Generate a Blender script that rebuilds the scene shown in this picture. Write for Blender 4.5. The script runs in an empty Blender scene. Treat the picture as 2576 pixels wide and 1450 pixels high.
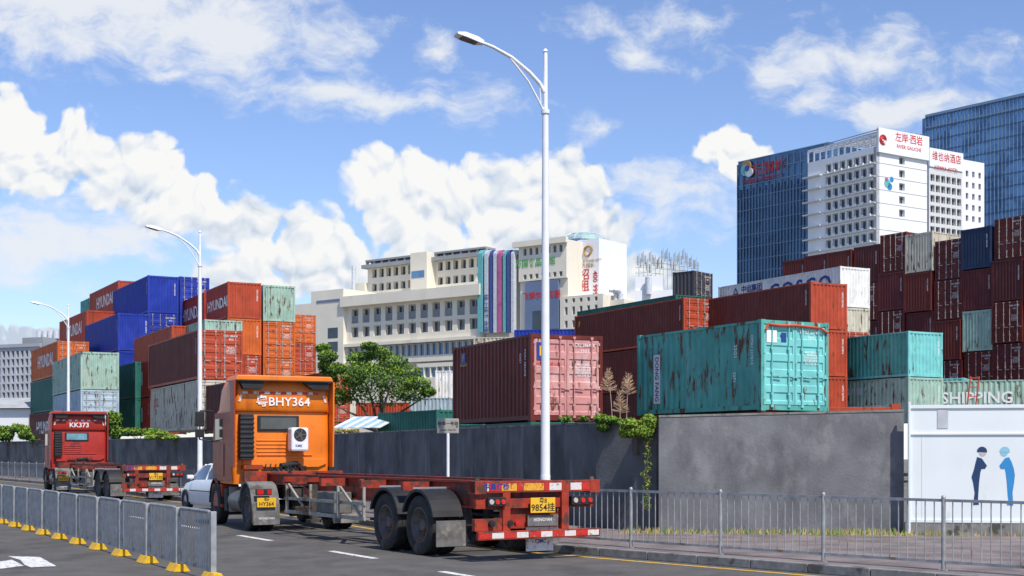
import bpy, bmesh, math, random
from mathutils import Vector, Matrix
from mathutils.geometry import tessellate_polygon
random.seed(7)
D=bpy.data; SC=bpy.context.scene; C=SC.collection
F=3400.; H0=1.78; CX=1288.; HY=1138.
rad=math.radians
def gp(px,py,z=0):
    Y=F*(H0-z)/(py-HY); return ((px-CX)/F*Y, Y)
def at(px,Y): return (px-CX)/F*Y
def zat(py,Y): return H0+(HY-py)*Y/F
# ---------------- materials
def N(nt,t,**k):
    n=nt.nodes.new(t)
    for a,b in k.items(): setattr(n,a,b)
    return n
def mat(name,col,rough=.6,metal=0,var=.15,scale=3,bump=0,col2=None,thr=.55,soft=.08,str2=(1,1,1),sc2=2.,spec=.4,detail=4,bscale=None,rnd=False,col3=None,thr3=.6,sc3=.8):
    m=D.materials.new(name); m.use_nodes=True; nt=m.node_tree; L=nt.links
    b=nt.nodes['Principled BSDF']; b.inputs['Roughness'].default_value=rough; b.inputs['Metallic'].default_value=metal
    b.inputs['Specular IOR Level'].default_value=spec
    tc=N(nt,'ShaderNodeTexCoord'); vec=tc.outputs['Object']
    if rnd:
        oi=N(nt,'ShaderNodeObjectInfo'); ml=N(nt,'ShaderNodeMath',operation='MULTIPLY'); ml.inputs[1].default_value=53.
        L.new(oi.outputs['Random'],ml.inputs[0]); va=N(nt,'ShaderNodeVectorMath',operation='ADD')
        L.new(vec,va.inputs[0]); L.new(ml.outputs[0],va.inputs[1]); vec=va.outputs[0]
    n1=N(nt,'ShaderNodeTexNoise'); n1.inputs['Scale'].default_value=scale; n1.inputs['Detail'].default_value=detail
    L.new(vec,n1.inputs['Vector'])
    cr=N(nt,'ShaderNodeValToRGB'); cr.color_ramp.elements[0].position=.3; cr.color_ramp.elements[1].position=.7
    cr.color_ramp.elements[0].color=tuple(c*(1-var) for c in col)+(1,); cr.color_ramp.elements[1].color=tuple(min(1,c*(1+var)) for c in col)+(1,)
    L.new(n1.outputs['Fac'],cr.inputs[0]); out=cr.outputs[0]
    def layer(out,c,thr,sc,st,soft):
        mp=N(nt,'ShaderNodeMapping'); mp.inputs['Scale'].default_value=st; L.new(vec,mp.inputs[0])
        n2=N(nt,'ShaderNodeTexNoise'); n2.inputs['Scale'].default_value=sc; n2.inputs['Detail'].default_value=6; n2.inputs['Roughness'].default_value=.65
        L.new(mp.outputs[0],n2.inputs['Vector'])
        r=N(nt,'ShaderNodeMapRange'); r.inputs[1].default_value=thr; r.inputs[2].default_value=thr+soft; L.new(n2.outputs['Fac'],r.inputs[0])
        mx=N(nt,'ShaderNodeMix',data_type='RGBA'); L.new(r.outputs[0],mx.inputs[0]); L.new(out,mx.inputs[6]); mx.inputs[7].default_value=tuple(c)+(1,)
        return mx.outputs[2]
    if col3: out=layer(out,col3,thr3,sc3,(1,1,.6),.2)
    if col2: out=layer(out,col2,thr,sc2,str2,soft)
    L.new(out,b.inputs['Base Color'])
    if bump:
        n3=n1
        if bscale:
            n3=N(nt,'ShaderNodeTexNoise'); n3.inputs['Scale'].default_value=bscale; n3.inputs['Detail'].default_value=4; L.new(vec,n3.inputs['Vector'])
        bp=N(nt,'ShaderNodeBump'); bp.inputs['Strength'].default_value=bump; bp.inputs['Distance'].default_value=.02
        L.new(n3.outputs['Fac'],bp.inputs['Height']); L.new(bp.outputs[0],b.inputs['Normal'])
    return m
RUST=(.12,.045,.022)
def paint(name,col,rust=.60,fade=None,rough=.55):
    return mat(name,col,rough,0,.16,1.5,0,RUST,rust,.06,(1.6,1.6,.35),2.4,.35,rnd=True,col3=fade or tuple(min(1,c*1.22+.012) for c in col),thr3=.5,sc3=1.1)
P={
 'red':paint('container red',(.32,.028,.016)),
 'orange':paint('container orange',(.56,.115,.02)),
 'redorange':paint('container red orange',(.40,.058,.022)),
 'brown':paint('container oxide brown',(.130,.019,.012)),
 'dkbrown':paint('container dark maroon',(.085,.013,.012)),
 'maroon':paint('container maroon',(.115,.015,.015)),
 'pinkfade':paint('sunlit pink door',(.56,.25,.23),.57,(.70,.50,.47)),  # sunlight on the red container's door end, put into the paint
 'blue':paint('container blue',(.012,.035,.30),.72),
 'navy':paint('container navy',(.012,.03,.075),.68),
 'teal':paint('container teal',(.085,.36,.30),.555,(.14,.43,.37)),
 'tealdoor':paint('container pale teal',(.18,.53,.50),.61),  # teal lightened for sunlit ends; also one stained container's own colour
 'green':paint('container dark green',(.02,.13,.10),.64),
 'pale':paint('container pale green',(.32,.47,.38),.57,(.42,.50,.39)),
 'cream':paint('container cream',(.55,.51,.40),.56,(.46,.44,.33)),
 'white':paint('container white',(.80,.79,.74),.61,(.74,.72,.64)),
 'greyblue':paint('container grey blue',(.36,.46,.52),.58),
 'dark':paint('container charcoal',(.05,.05,.06),.56),
}
M={
 'black':mat('black rubber plastic',(.018,.018,.02),.6,var=.3),
 'tyre':mat('tyre rubber',(.028,.027,.026),.8,var=.35,scale=8,bump=.2,col2=(.08,.07,.06),thr=.6),
 'rim':mat('wheel rim',(.12,.105,.10),.6,.2,var=.3,scale=8,col2=(.20,.11,.06),thr=.55),
 'chrome':mat('bright steel',(.6,.6,.6),.35,.7,var=.1),
 'steel':mat('galvanised steel',(.34,.35,.35),.5,.3,var=.25,scale=6,col2=(.22,.18,.13),thr=.60),
 'whitem':mat('white painted metal',(.78,.79,.80),.4,0,var=.05,scale=4),
 'white':mat('white marking',(.80,.80,.78),.6,var=.06,scale=8),
 'roadwhite':mat('road marking paint',(.70,.69,.66),.8,var=.12,scale=6,col2=(.14,.14,.14),thr=.54,sc2=9.),
 'roadyellow':mat('yellow edge line paint',(.58,.35,.05),.8,var=.15,scale=6,col2=(.10,.09,.08),thr=.56,sc2=7.),
 'yellow':mat('yellow plate',(.80,.45,.02),.5,var=.08),
 'yelfoot':mat('yellow barrier foot paint',(.72,.41,.01),.6,var=.2,scale=9,col2=(.10,.08,.05),thr=.56,sc2=6.),
 'taper':mat('red reflective tape',(.52,.03,.02),.4,var=.2,scale=20,col2=(.25,.2,.18),thr=.60,sc2=14.),
 'tapew':mat('white reflective tape',(.66,.62,.58),.4,var=.1,scale=20,col2=(.3,.15,.1),thr=.57,sc2=14.),
 'tapey':mat('yellow orange tape',(.70,.34,.03),.5,var=.2,scale=20,col2=(.4,.05,.03),thr=.53,sc2=14.),
 'glass':mat('dark window glass',(.03,.04,.05),.08,0,var=.3,spec=1.),
 'bglass':mat('building window glass',(.035,.05,.065),.15,0,var=.4,scale=.3,spec=.8),
 'cyan':mat('blue tinted rear glass',(.12,.28,.34),.15,0,var=.3,spec=.9),
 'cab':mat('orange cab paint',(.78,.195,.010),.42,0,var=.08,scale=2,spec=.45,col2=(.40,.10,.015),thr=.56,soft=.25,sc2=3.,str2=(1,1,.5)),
 'cabredshade':mat('shaded red orange cab paint',(.34,.045,.014),.45,0,var=.18,scale=2,spec=.4,col2=(.18,.04,.02),thr=.56,sc2=3.),  # shade on the cab's side put into the paint; also red lower parts
 'cab2':mat('red cab paint',(.40,.03,.02),.45,0,var=.12,scale=2,col2=(.2,.03,.02),thr=.56),
 'chassis':mat('red trailer paint',(.33,.033,.013),.62,0,var=.28,scale=5,bump=.1,col2=(.09,.035,.022),thr=.50,sc2=4.),
 'chassis2':mat('dark oxide trailer paint',(.22,.03,.015),.65,0,var=.3,scale=5,col2=(.07,.03,.02),thr=.5,sc2=4.),
 'dirty':mat('grimy dark chassis',(.055,.048,.042),.8,var=.4,scale=7,bump=.3,col2=(.16,.08,.045),thr=.6),
 'guard':mat('dusty grey guard',(.15,.145,.135),.75,var=.3,scale=5,col2=(.07,.06,.05),thr=.52),
 'sguard':mat('cream grey side guard',(.32,.30,.25),.7,var=.2,scale=5,col2=(.14,.08,.05),thr=.54),
 'flap':mat('dusty mud flap',(.15,.145,.14),.8,var=.35,scale=5,col2=(.30,.27,.22),thr=.58),
 'lens':mat('red lamp lens',(.55,.02,.015),.2,var=.1,spec=.8),
 'lensw':mat('clear lamp lens',(.5,.45,.42),.2,var=.1,spec=.8),
 'carw':mat('white car paint',(.78,.78,.79),.25,var=.03,spec=.6),
 'concw':mat('light grey rendered wall',(.17,.172,.178),.9,0,.22,1.3,.35,(.09,.09,.097),.5,.22,(1,1,.55),1.1,.2,bscale=18,col3=(.24,.238,.235),thr3=.5,sc3=2.4),
 'concd':mat('dark grey rendered wall',(.125,.13,.135),.9,0,.3,1.1,.35,(.20,.205,.21),.55,.12,(1.3,1.3,.22),1.2,.2,bscale=15,col3=(.065,.068,.074),thr3=.48,sc3=.8),
 'coping':mat('wall coping cement',(.22,.21,.19),.9,0,.3,3,.4,(.07,.07,.06),.55),
 'hoard':mat('white hoarding sheet',(.72,.77,.76),.5,0,.04,1.,0,(.45,.47,.45),.66,.2,(1.5,1.5,.4),1.5),
 'kerb':mat('kerb granite',(.23,.225,.215),.85,0,.25,8,.3,(.10,.095,.09),.54),
 'wallw':mat('cream building render',(.74,.69,.57),.8,0,.06,.2,0,(.54,.51,.43),.58,.25,(1,1,.2),.3),
 'wallg':mat('louvre grey',(.28,.30,.31),.7,0,.1,.3),
 'bw':mat('white building tile',(.78,.79,.80),.6,0,.04,.15,0,(.60,.60,.60),.60,.3,(1,1,.2),.2),
 'bgrey':mat('blue grey cladding',(.14,.19,.30),.5,0,.1,.2),
 'frame':mat('window frame white',(.62,.62,.60),.5),
 'cw':mat('blue curtain glass',(.16,.30,.47),.2,.45,.30,.12,spec=1.,col2=(.06,.13,.24),thr=.48,sc2=.16,soft=.1),
 'cwd':mat('dark blue curtain glass',(.085,.18,.31),.22,.4,.35,.12,spec=1.,col2=(.04,.09,.17),thr=.5,sc2=.16,soft=.1),
 'fin':mat('dark blue fin',(.06,.11,.19),.4,0,.1),
 'finl':mat('pale mullion',(.20,.31,.44),.4,0,.1),
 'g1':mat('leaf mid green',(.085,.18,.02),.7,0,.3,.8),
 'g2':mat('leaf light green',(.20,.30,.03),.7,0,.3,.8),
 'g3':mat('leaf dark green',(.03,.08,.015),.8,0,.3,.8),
 'dry':mat('dry grass',(.40,.30,.12),.9,0,.3,2),
 'plume':mat('dry plume',(.55,.38,.24),.9,0,.2,3),
 'bark':mat('bark',(.10,.07,.05),.9,0,.3,3),
 'txtred':mat('red lettering',(.58,.02,.015),.5,var=.05),
 'txtdim':mat('dim red lettering',(.36,.03,.04),.6,var=.05),
 'txtblue':mat('navy lettering',(.02,.05,.24),.5,var=.05),
 'txtblack':mat('black lettering',(.02,.02,.02),.5,var=.05),
 'txtgold':mat('bronze lettering',(.40,.22,.07),.5,var=.05),
 'pink':mat('pink duct',(.50,.12,.28),.6,var=.15,col2=(.34,.09,.2),thr=.55,sc2=.5),
 'tealp':mat('teal duct',(.14,.42,.43),.6,var=.15),
 'bluep':mat('blue duct',(.06,.09,.28),.6,var=.15),
 'silver':mat('silver duct',(.58,.61,.64),.4,.1,var=.15),
 'greenp':mat('green sign',(.06,.38,.08),.5),
 'figd':mat('dark blue figure paint',(.015,.045,.12),.6,var=.05),
 'figl':mat('light blue figure paint',(.03,.24,.52),.6,var=.05),
 'hairl':mat('pale blue hair paint',(.25,.50,.62),.6,var=.05),
 'sign':mat('grey street sign',(.33,.31,.27),.5,var=.1,col2=(.22,.17,.12),thr=.6),
 'asphalt':mat('asphalt',(.108,.102,.094),.9,0,.2,1.5,.5,(.068,.064,.06),.53,.16,(.9,.35,1),.8,.3,bscale=90,col3=(.14,.132,.122),thr3=.5,sc3=30.),
 'yard':mat('yard concrete ground',(.17,.16,.14),.9,0,.25,.4,.2),
 'tank':mat('dull metal',(.16,.15,.14),.5,.4,.3,5),
}
def paving():
    m=mat('paving brick',(.2,.2,.2)); nt=m.node_tree; b=nt.nodes['Principled BSDF']
    br=N(nt,'ShaderNodeTexBrick'); br.inputs['Scale'].default_value=4.; br.inputs['Color1'].default_value=(.26,.19,.175,1); br.inputs['Color2'].default_value=(.205,.19,.18,1); br.inputs['Mortar'].default_value=(.09,.085,.08,1)
    br.inputs['Mortar Size'].default_value=.015; br.inputs['Bias'].default_value=0
    tc=N(nt,'ShaderNodeTexCoord'); nt.links.new(tc.outputs['Object'],br.inputs['Vector'])
    n=N(nt,'ShaderNodeTexNoise'); n.inputs['Scale'].default_value=1.5; n.inputs['Detail'].default_value=6; nt.links.new(tc.outputs['Object'],n.inputs['Vector'])
    mx=N(nt,'ShaderNodeMix',data_type='RGBA',blend_type='MULTIPLY'); mx.inputs[0].default_value=.7
    cr=N(nt,'ShaderNodeValToRGB'); cr.color_ramp.elements[0].color=(.5,.5,.5,1); cr.color_ramp.elements[0].position=.35; cr.color_ramp.elements[1].color=(1.2,1.2,1.2,1); cr.color_ramp.elements[1].position=.65
    nt.links.new(n.outputs['Fac'],cr.inputs[0]); nt.links.new(br.outputs['Color'],mx.inputs[6]); nt.links.new(cr.outputs[0],mx.inputs[7]); nt.links.new(mx.outputs[2],b.inputs['Base Color']); b.inputs['Roughness'].default_value=.9
    return m
M['paving']=paving()
# ---------------- mesh builder
class MB:
    def __init__(s,Mx=None): s.v=[];s.f=[];s.m=[];s.M=Mx
    def add(s,vs,fs,mi=0):
        b=len(s.v)
        for v in vs: s.v.append(tuple(s.M@Vector(v)) if s.M else tuple(v))
        for f in fs: s.f.append(tuple(i+b for i in f)); s.m.append(mi)
        return s
    def box(s,x0,x1,y0,y1,z0,z1,mi=0):
        return s.add([(x,y,z) for z in (z0,z1) for y in (y0,y1) for x in (x0,x1)],[(0,2,3,1),(4,5,7,6),(0,1,5,4),(2,6,7,3),(0,4,6,2),(1,3,7,5)],mi)
    def bar(s,p,q,w,h=None,mi=0):
        p=Vector(p);q=Vector(q);h=h or w;d=(q-p).normalized()
        up=Vector((0,0,1)) if abs(d.z)<.95 else Vector((0,1,0))
        a=d.cross(up).normalized()*w/2; b=a.cross(d).normalized()*h/2
        vs=[r+i*a+j*b for r in (p,q) for (i,j) in ((-1,-1),(1,-1),(1,1),(-1,1))]
        return s.add(vs,[(0,1,2,3),(4,7,6,5),(0,4,5,1),(1,5,6,2),(2,6,7,3),(3,7,4,0)],mi)
    def cyl(s,p,q,r,r2=None,n=12,mi=0,cap=True):
        p=Vector(p);q=Vector(q);r2=r if r2 is None else r2;d=(q-p).normalized()
        up=Vector((0,0,1)) if abs(d.z)<.95 else Vector((0,1,0))
        a=d.cross(up).normalized(); b=a.cross(d).normalized()
        vs=[];fs=[]
        for c,rr in ((p,r),(q,r2)):
            for i in range(n):
                t=2*math.pi*i/n; vs.append(c+(a*math.cos(t)+b*math.sin(t))*rr)
        for i in range(n): j=(i+1)%n; fs.append((i,j,n+j,n+i))
        if cap: fs+= [tuple(range(n))[::-1],tuple(range(n,2*n))]
        return s.add(vs,fs,mi)
    def tube(s,pts,r,n=8,mi=0):
        for i in range(len(pts)-1):
            ra=r[i] if isinstance(r,(list,tuple)) else r; rb=r[i+1] if isinstance(r,(list,tuple)) else r
            s.cyl(pts[i],pts[i+1],ra,rb,n,mi)
        return s
    def prism(s,poly,ax,a,b,mi=0):
        n=len(poly)
        def P3(u,v,w): return {'x':(w,u,v),'y':(u,w,v),'z':(u,v,w)}[ax]
        vs=[P3(u,v,a) for u,v in poly]+[P3(u,v,b) for u,v in poly]
        fs=[tuple(range(n)),tuple(range(n,2*n))[::-1]]+[(i,i+n,(i+1)%n+n,(i+1)%n) for i in range(n)]
        return s.add(vs,fs,mi)
    def lathe(s,prof,c,n=24,mi=0):
        vs=[];fs=[];k=len(prof)
        for i in range(n):
            t=2*math.pi*i/n
            for x,r in prof: vs.append((c[0]+x,c[1]+r*math.cos(t),c[2]+r*math.sin(t)))
        for i in range(n):
            j=(i+1)%n
            for a in range(k-1): fs.append((i*k+a,i*k+a+1,j*k+a+1,j*k+a))
        return s.add(vs,fs,mi)
    def loft(s,secs,mi=0,caps=True):
        n=len(secs[0]); vs=[p for q in secs for p in q]; fs=[]
        for a in range(len(secs)-1):
            for i in range(n): j=(i+1)%n; fs.append((a*n+i,a*n+j,(a+1)*n+j,(a+1)*n+i))
        if caps: fs+=[tuple(range(n))[::-1],tuple(range((len(secs)-1)*n,len(secs)*n))]
        return s.add(vs,fs,mi)
    def mesh(s,name,norm=True):
        me=D.meshes.new(name); me.from_pydata(s.v,[],s.f)
        for p,mi in zip(me.polygons,s.m): p.material_index=mi
        if norm:
            bm=bmesh.new(); bm.from_mesh(me); bmesh.ops.recalc_face_normals(bm,faces=bm.faces); bm.to_mesh(me); bm.free()
        return me
    def build(s,name,mats,parent=None,smooth=False,bevel=0,norm=True,loc=None):
        me=s.mesh(name,norm)
        if not isinstance(mats,(list,tuple)): mats=[mats]
        for m in mats: me.materials.append(m)
        if smooth:
            for p in me.polygons: p.use_smooth=True
            try: me.set_sharp_from_angle(angle=rad(40))
            except Exception: pass
        o=D.objects.new(name,me); C.objects.link(o); o.parent=parent
        if loc: o.location=loc
        if bevel:
            bv=o.modifiers.new('b','BEVEL'); bv.width=bevel; bv.segments=2; bv.limit_method='ANGLE'
        return o
def tag(o,label=None,cat=None,group=None,kind=None):
    if label: o['label']=label
    if cat: o['category']=cat
    if group: o['group']=group
    if kind: o['kind']=kind
    return o
def empty(name,loc,rz=0,label=None,cat=None,group=None):
    o=D.objects.new(name,None); C.objects.link(o); o.location=loc; o.rotation_euler=(0,0,rz); o.empty_display_size=.2
    return tag(o,label,cat,group)
def copy_tree(o,parent=None):
    c=o.copy(); C.objects.link(c); c.parent=parent
    for ch in list(o.children): copy_tree(ch,c)
    return c
def inst(name,me,m,parent,loc=(0,0,0)):
    o=D.objects.new(name,me); C.objects.link(o); o.parent=parent; o.location=loc
    if m is not None:
        o.material_slots[0].link='OBJECT'; o.material_slots[0].material=m
    return o
TC={}
def tmesh(s,size,sx=1.,bold=.0,space=1.):
    k=(s,size,sx,bold,space)
    if k in TC: return TC[k]
    cu=D.curves.new('t','FONT'); cu.body=s; cu.size=size; cu.align_x='CENTER'; cu.align_y='CENTER'; cu.resolution_u=2; cu.offset=bold*size; cu.space_character=space; cu.space_line=.95
    o=D.objects.new('t',cu); C.objects.link(o); dg=bpy.context.evaluated_depsgraph_get(); dg.update()
    me=D.meshes.new_from_object(o.evaluated_get(dg)); me.materials.clear(); me.materials.append(None)
    if sx!=1.:
        for v in me.vertices: v.co.x*=sx
    D.objects.remove(o); D.curves.remove(cu); TC[k]=me; return me
RF=Matrix.Rotation(rad(90),4,'X')
RL=Matrix.Rotation(rad(-90),4,'Z')@RF
RR=Matrix.Rotation(rad(90),4,'Z')@RF
def text(s,size,m,parent,loc,R=RF,rot=0,sx=1.,bold=.01,name='lettering',space=1.):
    o=inst(name,tmesh(s,size,sx,bold,space),m,parent)
    o.matrix_local=Matrix.Translation(loc)@R@Matrix.Rotation(rad(rot),4,'Z'); return o
# ---------------- camera, light, world
cam=D.cameras.new('camera'); co=D.objects.new('camera',cam); C.objects.link(co); SC.camera=co
co.location=(0,0,H0); co.rotation_euler=(rad(90),0,0); cam.sensor_width=36; cam.lens=36*F/2576; cam.shift_y=413/2576; cam.clip_end=5000; cam.clip_start=.1
SUNAZ=Vector((.50,-.866)).normalized(); EL=rad(53)
sd=Vector((SUNAZ.x*math.cos(EL),SUNAZ.y*math.cos(EL),math.sin(EL)))
sl=D.lights.new('sun','SUN'); sl.energy=4.8; sl.angle=rad(.5); sl.color=(1,.94,.85)
so=D.objects.new('sun',sl); C.objects.link(so); so.rotation_euler=sd.to_track_quat('Z','Y').to_euler()
SC.view_settings.view_transform='Standard'; SC.view_settings.look='None'; SC.view_settings.exposure=0
def world():
    w=D.worlds.new('World'); SC.world=w; w.use_nodes=True; nt=w.node_tree; L=nt.links; nt.nodes.clear()
    out=N(nt,'ShaderNodeOutputWorld'); bg=N(nt,'ShaderNodeBackground'); L.new(bg.outputs[0],out.inputs[0]); bg.inputs[1].default_value=.14
    sky=N(nt,'ShaderNodeTexSky',sky_type='NISHITA'); sky.sun_disc=False; sky.sun_elevation=EL; sky.sun_rotation=math.atan2(SUNAZ.x,SUNAZ.y)
    sky.air_density=1.; sky.dust_density=.4; sky.ozone_density=2.
    def ma(op,a,b=None,c=None):
        n=N(nt,'ShaderNodeMath',operation=op)
        for i,x in enumerate((a,b,c)):
            if x is None: continue
            if isinstance(x,(int,float)): n.inputs[i].default_value=x
            else: L.new(x,n.inputs[i])
        return n.outputs[0]
    def vm(op,a,b=None):
        n=N(nt,'ShaderNodeVectorMath',operation=op)
        for i,x in enumerate((a,b)):
            if x is None: continue
            if isinstance(x,tuple): n.inputs[i].default_value=x
            else: L.new(x,n.inputs[i])
        return n.outputs['Value'] if op=='LENGTH' else n.outputs[0]
    tc=N(nt,'ShaderNodeTexCoord'); sp=N(nt,'ShaderNodeSeparateXYZ'); L.new(tc.outputs['Generated'],sp.inputs[0])
    yy=ma('MAXIMUM',sp.outputs[1],.08); u=ma('DIVIDE',sp.outputs[0],yy); v=ma('DIVIDE',sp.outputs[2],yy)
    cb=N(nt,'ShaderNodeCombineXYZ'); L.new(u,cb.inputs[0]); L.new(v,cb.inputs[1]); p=cb.outputs[0]
    wn=N(nt,'ShaderNodeTexNoise',noise_dimensions='2D'); wn.inputs['Scale'].default_value=14; wn.inputs['Detail'].default_value=5; L.new(p,wn.inputs['Vector'])
    wv=vm('SUBTRACT',wn.outputs['Color'],(.5,.5,.5)); wv=vm('MULTIPLY',wv,(.045,.034,0)); pw=vm('ADD',p,wv)
    def field(blobs,src,sm=.15):
        acc=None
        for (x,y,rx,ry,*a) in blobs:
            c=((x-CX)/F,(HY-y)/F,0.); k=(F/rx,F/ry,0.)
            q=vm('LENGTH',vm('MULTIPLY',vm('SUBTRACT',src,c),k))
            d=ma('SUBTRACT',a[0] if a else 1.,q)
            acc=d if acc is None else ma('SMOOTH_MAX',acc,d,sm)
        return acc
    def noise(src,sc,det,ro):
        a=N(nt,'ShaderNodeTexNoise',noise_dimensions='2D'); a.inputs['Scale'].default_value=sc; a.inputs['Detail'].default_value=det; a.inputs['Roughness'].default_value=ro; L.new(src,a.inputs['Vector']); return a.outputs['Fac']
    def billow(src):
        # rounded lumps: inverted distance cells at two sizes over soft noise
        r=ma('MULTIPLY',noise(src,18,8,.58),.55)
        for sc,am in ((24,.40),(58,.22)):
            b=N(nt,'ShaderNodeTexVoronoi',voronoi_dimensions='2D',feature='F1'); b.inputs['Scale'].default_value=sc; b.inputs['Detail'].default_value=1.; b.inputs['Roughness'].default_value=.5; L.new(src,b.inputs['Vector'])
            d=ma('MULTIPLY',b.outputs['Distance'],b.outputs['Distance'])
            r=ma('SUBTRACT',r,ma('MULTIPLY',d,am))
        return r
    B=[(985,490,140,125),(1075,560,200,150),(1250,510,110,125),(1395,490,135,150),(1330,640,240,180),(1510,620,120,120),(1600,700,130,90),(1060,690,330,130),
       (0,330,170,120),(170,370,170,115),(320,430,170,110),(470,510,170,95),(640,570,160,85),(770,640,190,120),(640,700,140,80),(60,430,230,80),
       (1850,370,100,72),(1890,420,100,50),(60,850,190,40),(1690,720,120,80)]
    bl=billow(pw)
    f1=ma('ADD',field(B,pw),ma('SUBTRACT',bl,.14))
    m1=N(nt,'ShaderNodeMapRange',interpolation_type='SMOOTHSTEP'); m1.inputs[1].default_value=-.08; m1.inputs[2].default_value=.14; L.new(f1,m1.inputs[0])
    bl2=billow(vm('ADD',pw,(.003,.007,0)))
    em=ma('MULTIPLY',ma('SUBTRACT',bl,bl2),2.0)
    fs=field([(1060,450,380,230),(1370,450,260,230),(100,290,380,150),(420,420,260,110),(1850,340,150,90)],p,.3)
    big=ma('MULTIPLY',ma('SUBTRACT',noise(p,9,4,.5),.5),.9)
    sh=ma('ADD',ma('ADD',ma('ADD',.60,em),ma('MULTIPLY',fs,.32)),big)
    lim=ma('MAXIMUM',ma('MINIMUM',sh,1.),0.)
    cr=N(nt,'ShaderNodeValToRGB'); L.new(lim,cr.inputs[0]); e=cr.color_ramp.elements
    e[0].position=.05; e[0].color=(4.0,4.6,5.5,1); e[1].position=.80; e[1].color=(6.75,6.75,6.7,1); x=e.new(.45); x.color=(5.6,5.95,6.4,1)
    S=[(1095,110,75,55),(1600,130,70,50),(1950,200,80,70),(2030,255,90,55),(2260,275,260,60),(1490,320,85,45),(330,585,210,60),(950,250,480,90,.75),(1640,500,360,120,.85),(2250,150,650,100,.7),(120,600,380,120,1.),(430,190,200,40,.8),(150,10,420,130,1.35),(590,70,270,130,1.25),(1750,60,500,80,.6)]
    nz=noise(vm('MULTIPLY',pw,(1.,1.8,1.)),20,8,.62)
    f2=ma('ADD',field(S,pw,.25),ma('MULTIPLY',ma('SUBTRACT',nz,.5),2.4))
    m2=N(nt,'ShaderNodeMapRange',interpolation_type='SMOOTHSTEP'); m2.inputs[1].default_value=-.15; m2.inputs[2].default_value=1.0; m2.inputs[4].default_value=.93; L.new(f2,m2.inputs[0])
    front=ma('GREATER_THAN',sp.outputs[1],.1)
    t=N(nt,'ShaderNodeMix',data_type='RGBA',blend_type='MULTIPLY'); t.inputs[0].default_value=1; L.new(sky.outputs[0],t.inputs[6]); t.inputs[7].default_value=(.96,1.0,1.20,1)
    a=N(nt,'ShaderNodeMix',data_type='RGBA'); L.new(ma('MULTIPLY',m2.outputs[0],front),a.inputs[0]); L.new(t.outputs[2],a.inputs[6]); a.inputs[7].default_value=(6.0,6.2,6.5,1)
    b=N(nt,'ShaderNodeMix',data_type='RGBA'); L.new(ma('MULTIPLY',m1.outputs[0],front),b.inputs[0]); L.new(a.outputs[2],b.inputs[6]); L.new(cr.outputs[0],b.inputs[7])
    L.new(b.outputs[2],bg.inputs[0])
    w.cycles.sampling_method='NONE'
world()
# ---------------- ground, road, pavement
RAIL=[(12.1,12),(6.9,18),(5.5,19.5),(2.68,22.7),(.5,25.2),(-5,37.5),(-11,48.5),(-24,73.2),(-35,91),(-80,150)]
def offs(pl,d):
    out=[]
    for i,p in enumerate(pl):
        a=Vector(pl[max(i-1,0)]); b=Vector(pl[min(i+1,len(pl)-1)]); t=(b-a).normalized(); n=Vector((-t.y,t.x)); out.append((p[0]+n.x*d,p[1]+n.y*d))
    return out
def strip(pa,pb,z,m,name,kind='structure'):
    mb=MB(); n=len(pa); mb.add([(x,y,z) for x,y in pa]+[(x,y,z) for x,y in pb],[(i,i+1,n+i+1,n+i) for i in range(n-1)])
    return tag(mb.build(name,m),kind=kind)
mb=MB(); mb.add([(-1500,-300,-.02),(1500,-300,-.02),(1500,2500,-.02),(-1500,2500,-.02)],[(0,1,2,3)]); tag(mb.build('ground',M['yard']),kind='structure')
K=offs(RAIL,.45); K=[(24,-2)]+K; K0=offs(K,.14)
mb=MB(); n=len(K0); vs=[(x,y,0) for x,y in K0]+[(x-120,y-90,0) for x,y in K0]
mb.add(vs,[(i,i+1,n+i+1,n+i) for i in range(n-1)]); tag(mb.build('road',M['asphalt']),kind='structure')
mb=MB()
for i in range(len(K)-1):
    a=Vector(K[i]);b=Vector(K[i+1]);d=(b-a).length; k=max(1,int(d/.98))
    if a.y>100: k=3
    t=(b-a).normalized(); nn=Vector((-t.y,t.x))
    for j in range(k):
        p=a+t*(d*j/k+.006); q=a+t*(d*(j+1)/k-.006)
        p=p+nn*.07;q=q+nn*.07
        mb.bar((p.x,p.y,.07),(q.x,q.y,.07),.15,.14)
tag(mb.build('kerb',M['kerb'],bevel=.012),kind='structure')
ka=offs(K,-.001)
wr=[(60,12),(45,16),(30,22),(16,25),(7.9,27.2),(3.0,28.4),(1.84,29.8),(-1.4,37.5),(-6.6,50),(-23.6,78),(-36.4,96),(-80,155)]
poly=ka+wr[::-1]; mb=MB()
tri=tessellate_polygon([[Vector((x,y,0)) for x,y in poly]])
mb.add([(x,y,.125) for x,y in poly],[tuple(t) for t in tri]); tag(mb.build('pavement',M['paving']),kind='structure')
strip(offs(K,.42),offs(K,.56),.004,M['roadyellow'],'edge_line')
mb=MB(); dd=Vector((-.495,.869)); nn=Vector((.869,.495))
for (px,py) in ((1190,1452),(885,1396),(640,1354),(470,1325),(350,1303)):
    x,y=gp(px,py); c=Vector((x,y)); L_=1.0
    q=[c-dd*L_-nn*.075,c+dd*L_-nn*.075,c+dd*L_+nn*.075,c-dd*L_+nn*.075]; mb.add([(a.x,a.y,.004) for a in q],[(0,1,2,3)])
tag(mb.build('lane_marking',M['roadwhite']),kind='structure')
mb=MB()
for q in ([(-60,1422),(30,1409),(60,1424),(-60,1440)],[(20,1400),(100,1402),(142,1425),(78,1428),(62,1422),(52,1410)]):
    mb.add([(*gp(a,b),.004) for a,b in q],[tuple(range(len(q)))])
tag(mb.build('arrow_marking',M['roadwhite']),kind='structure')
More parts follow.
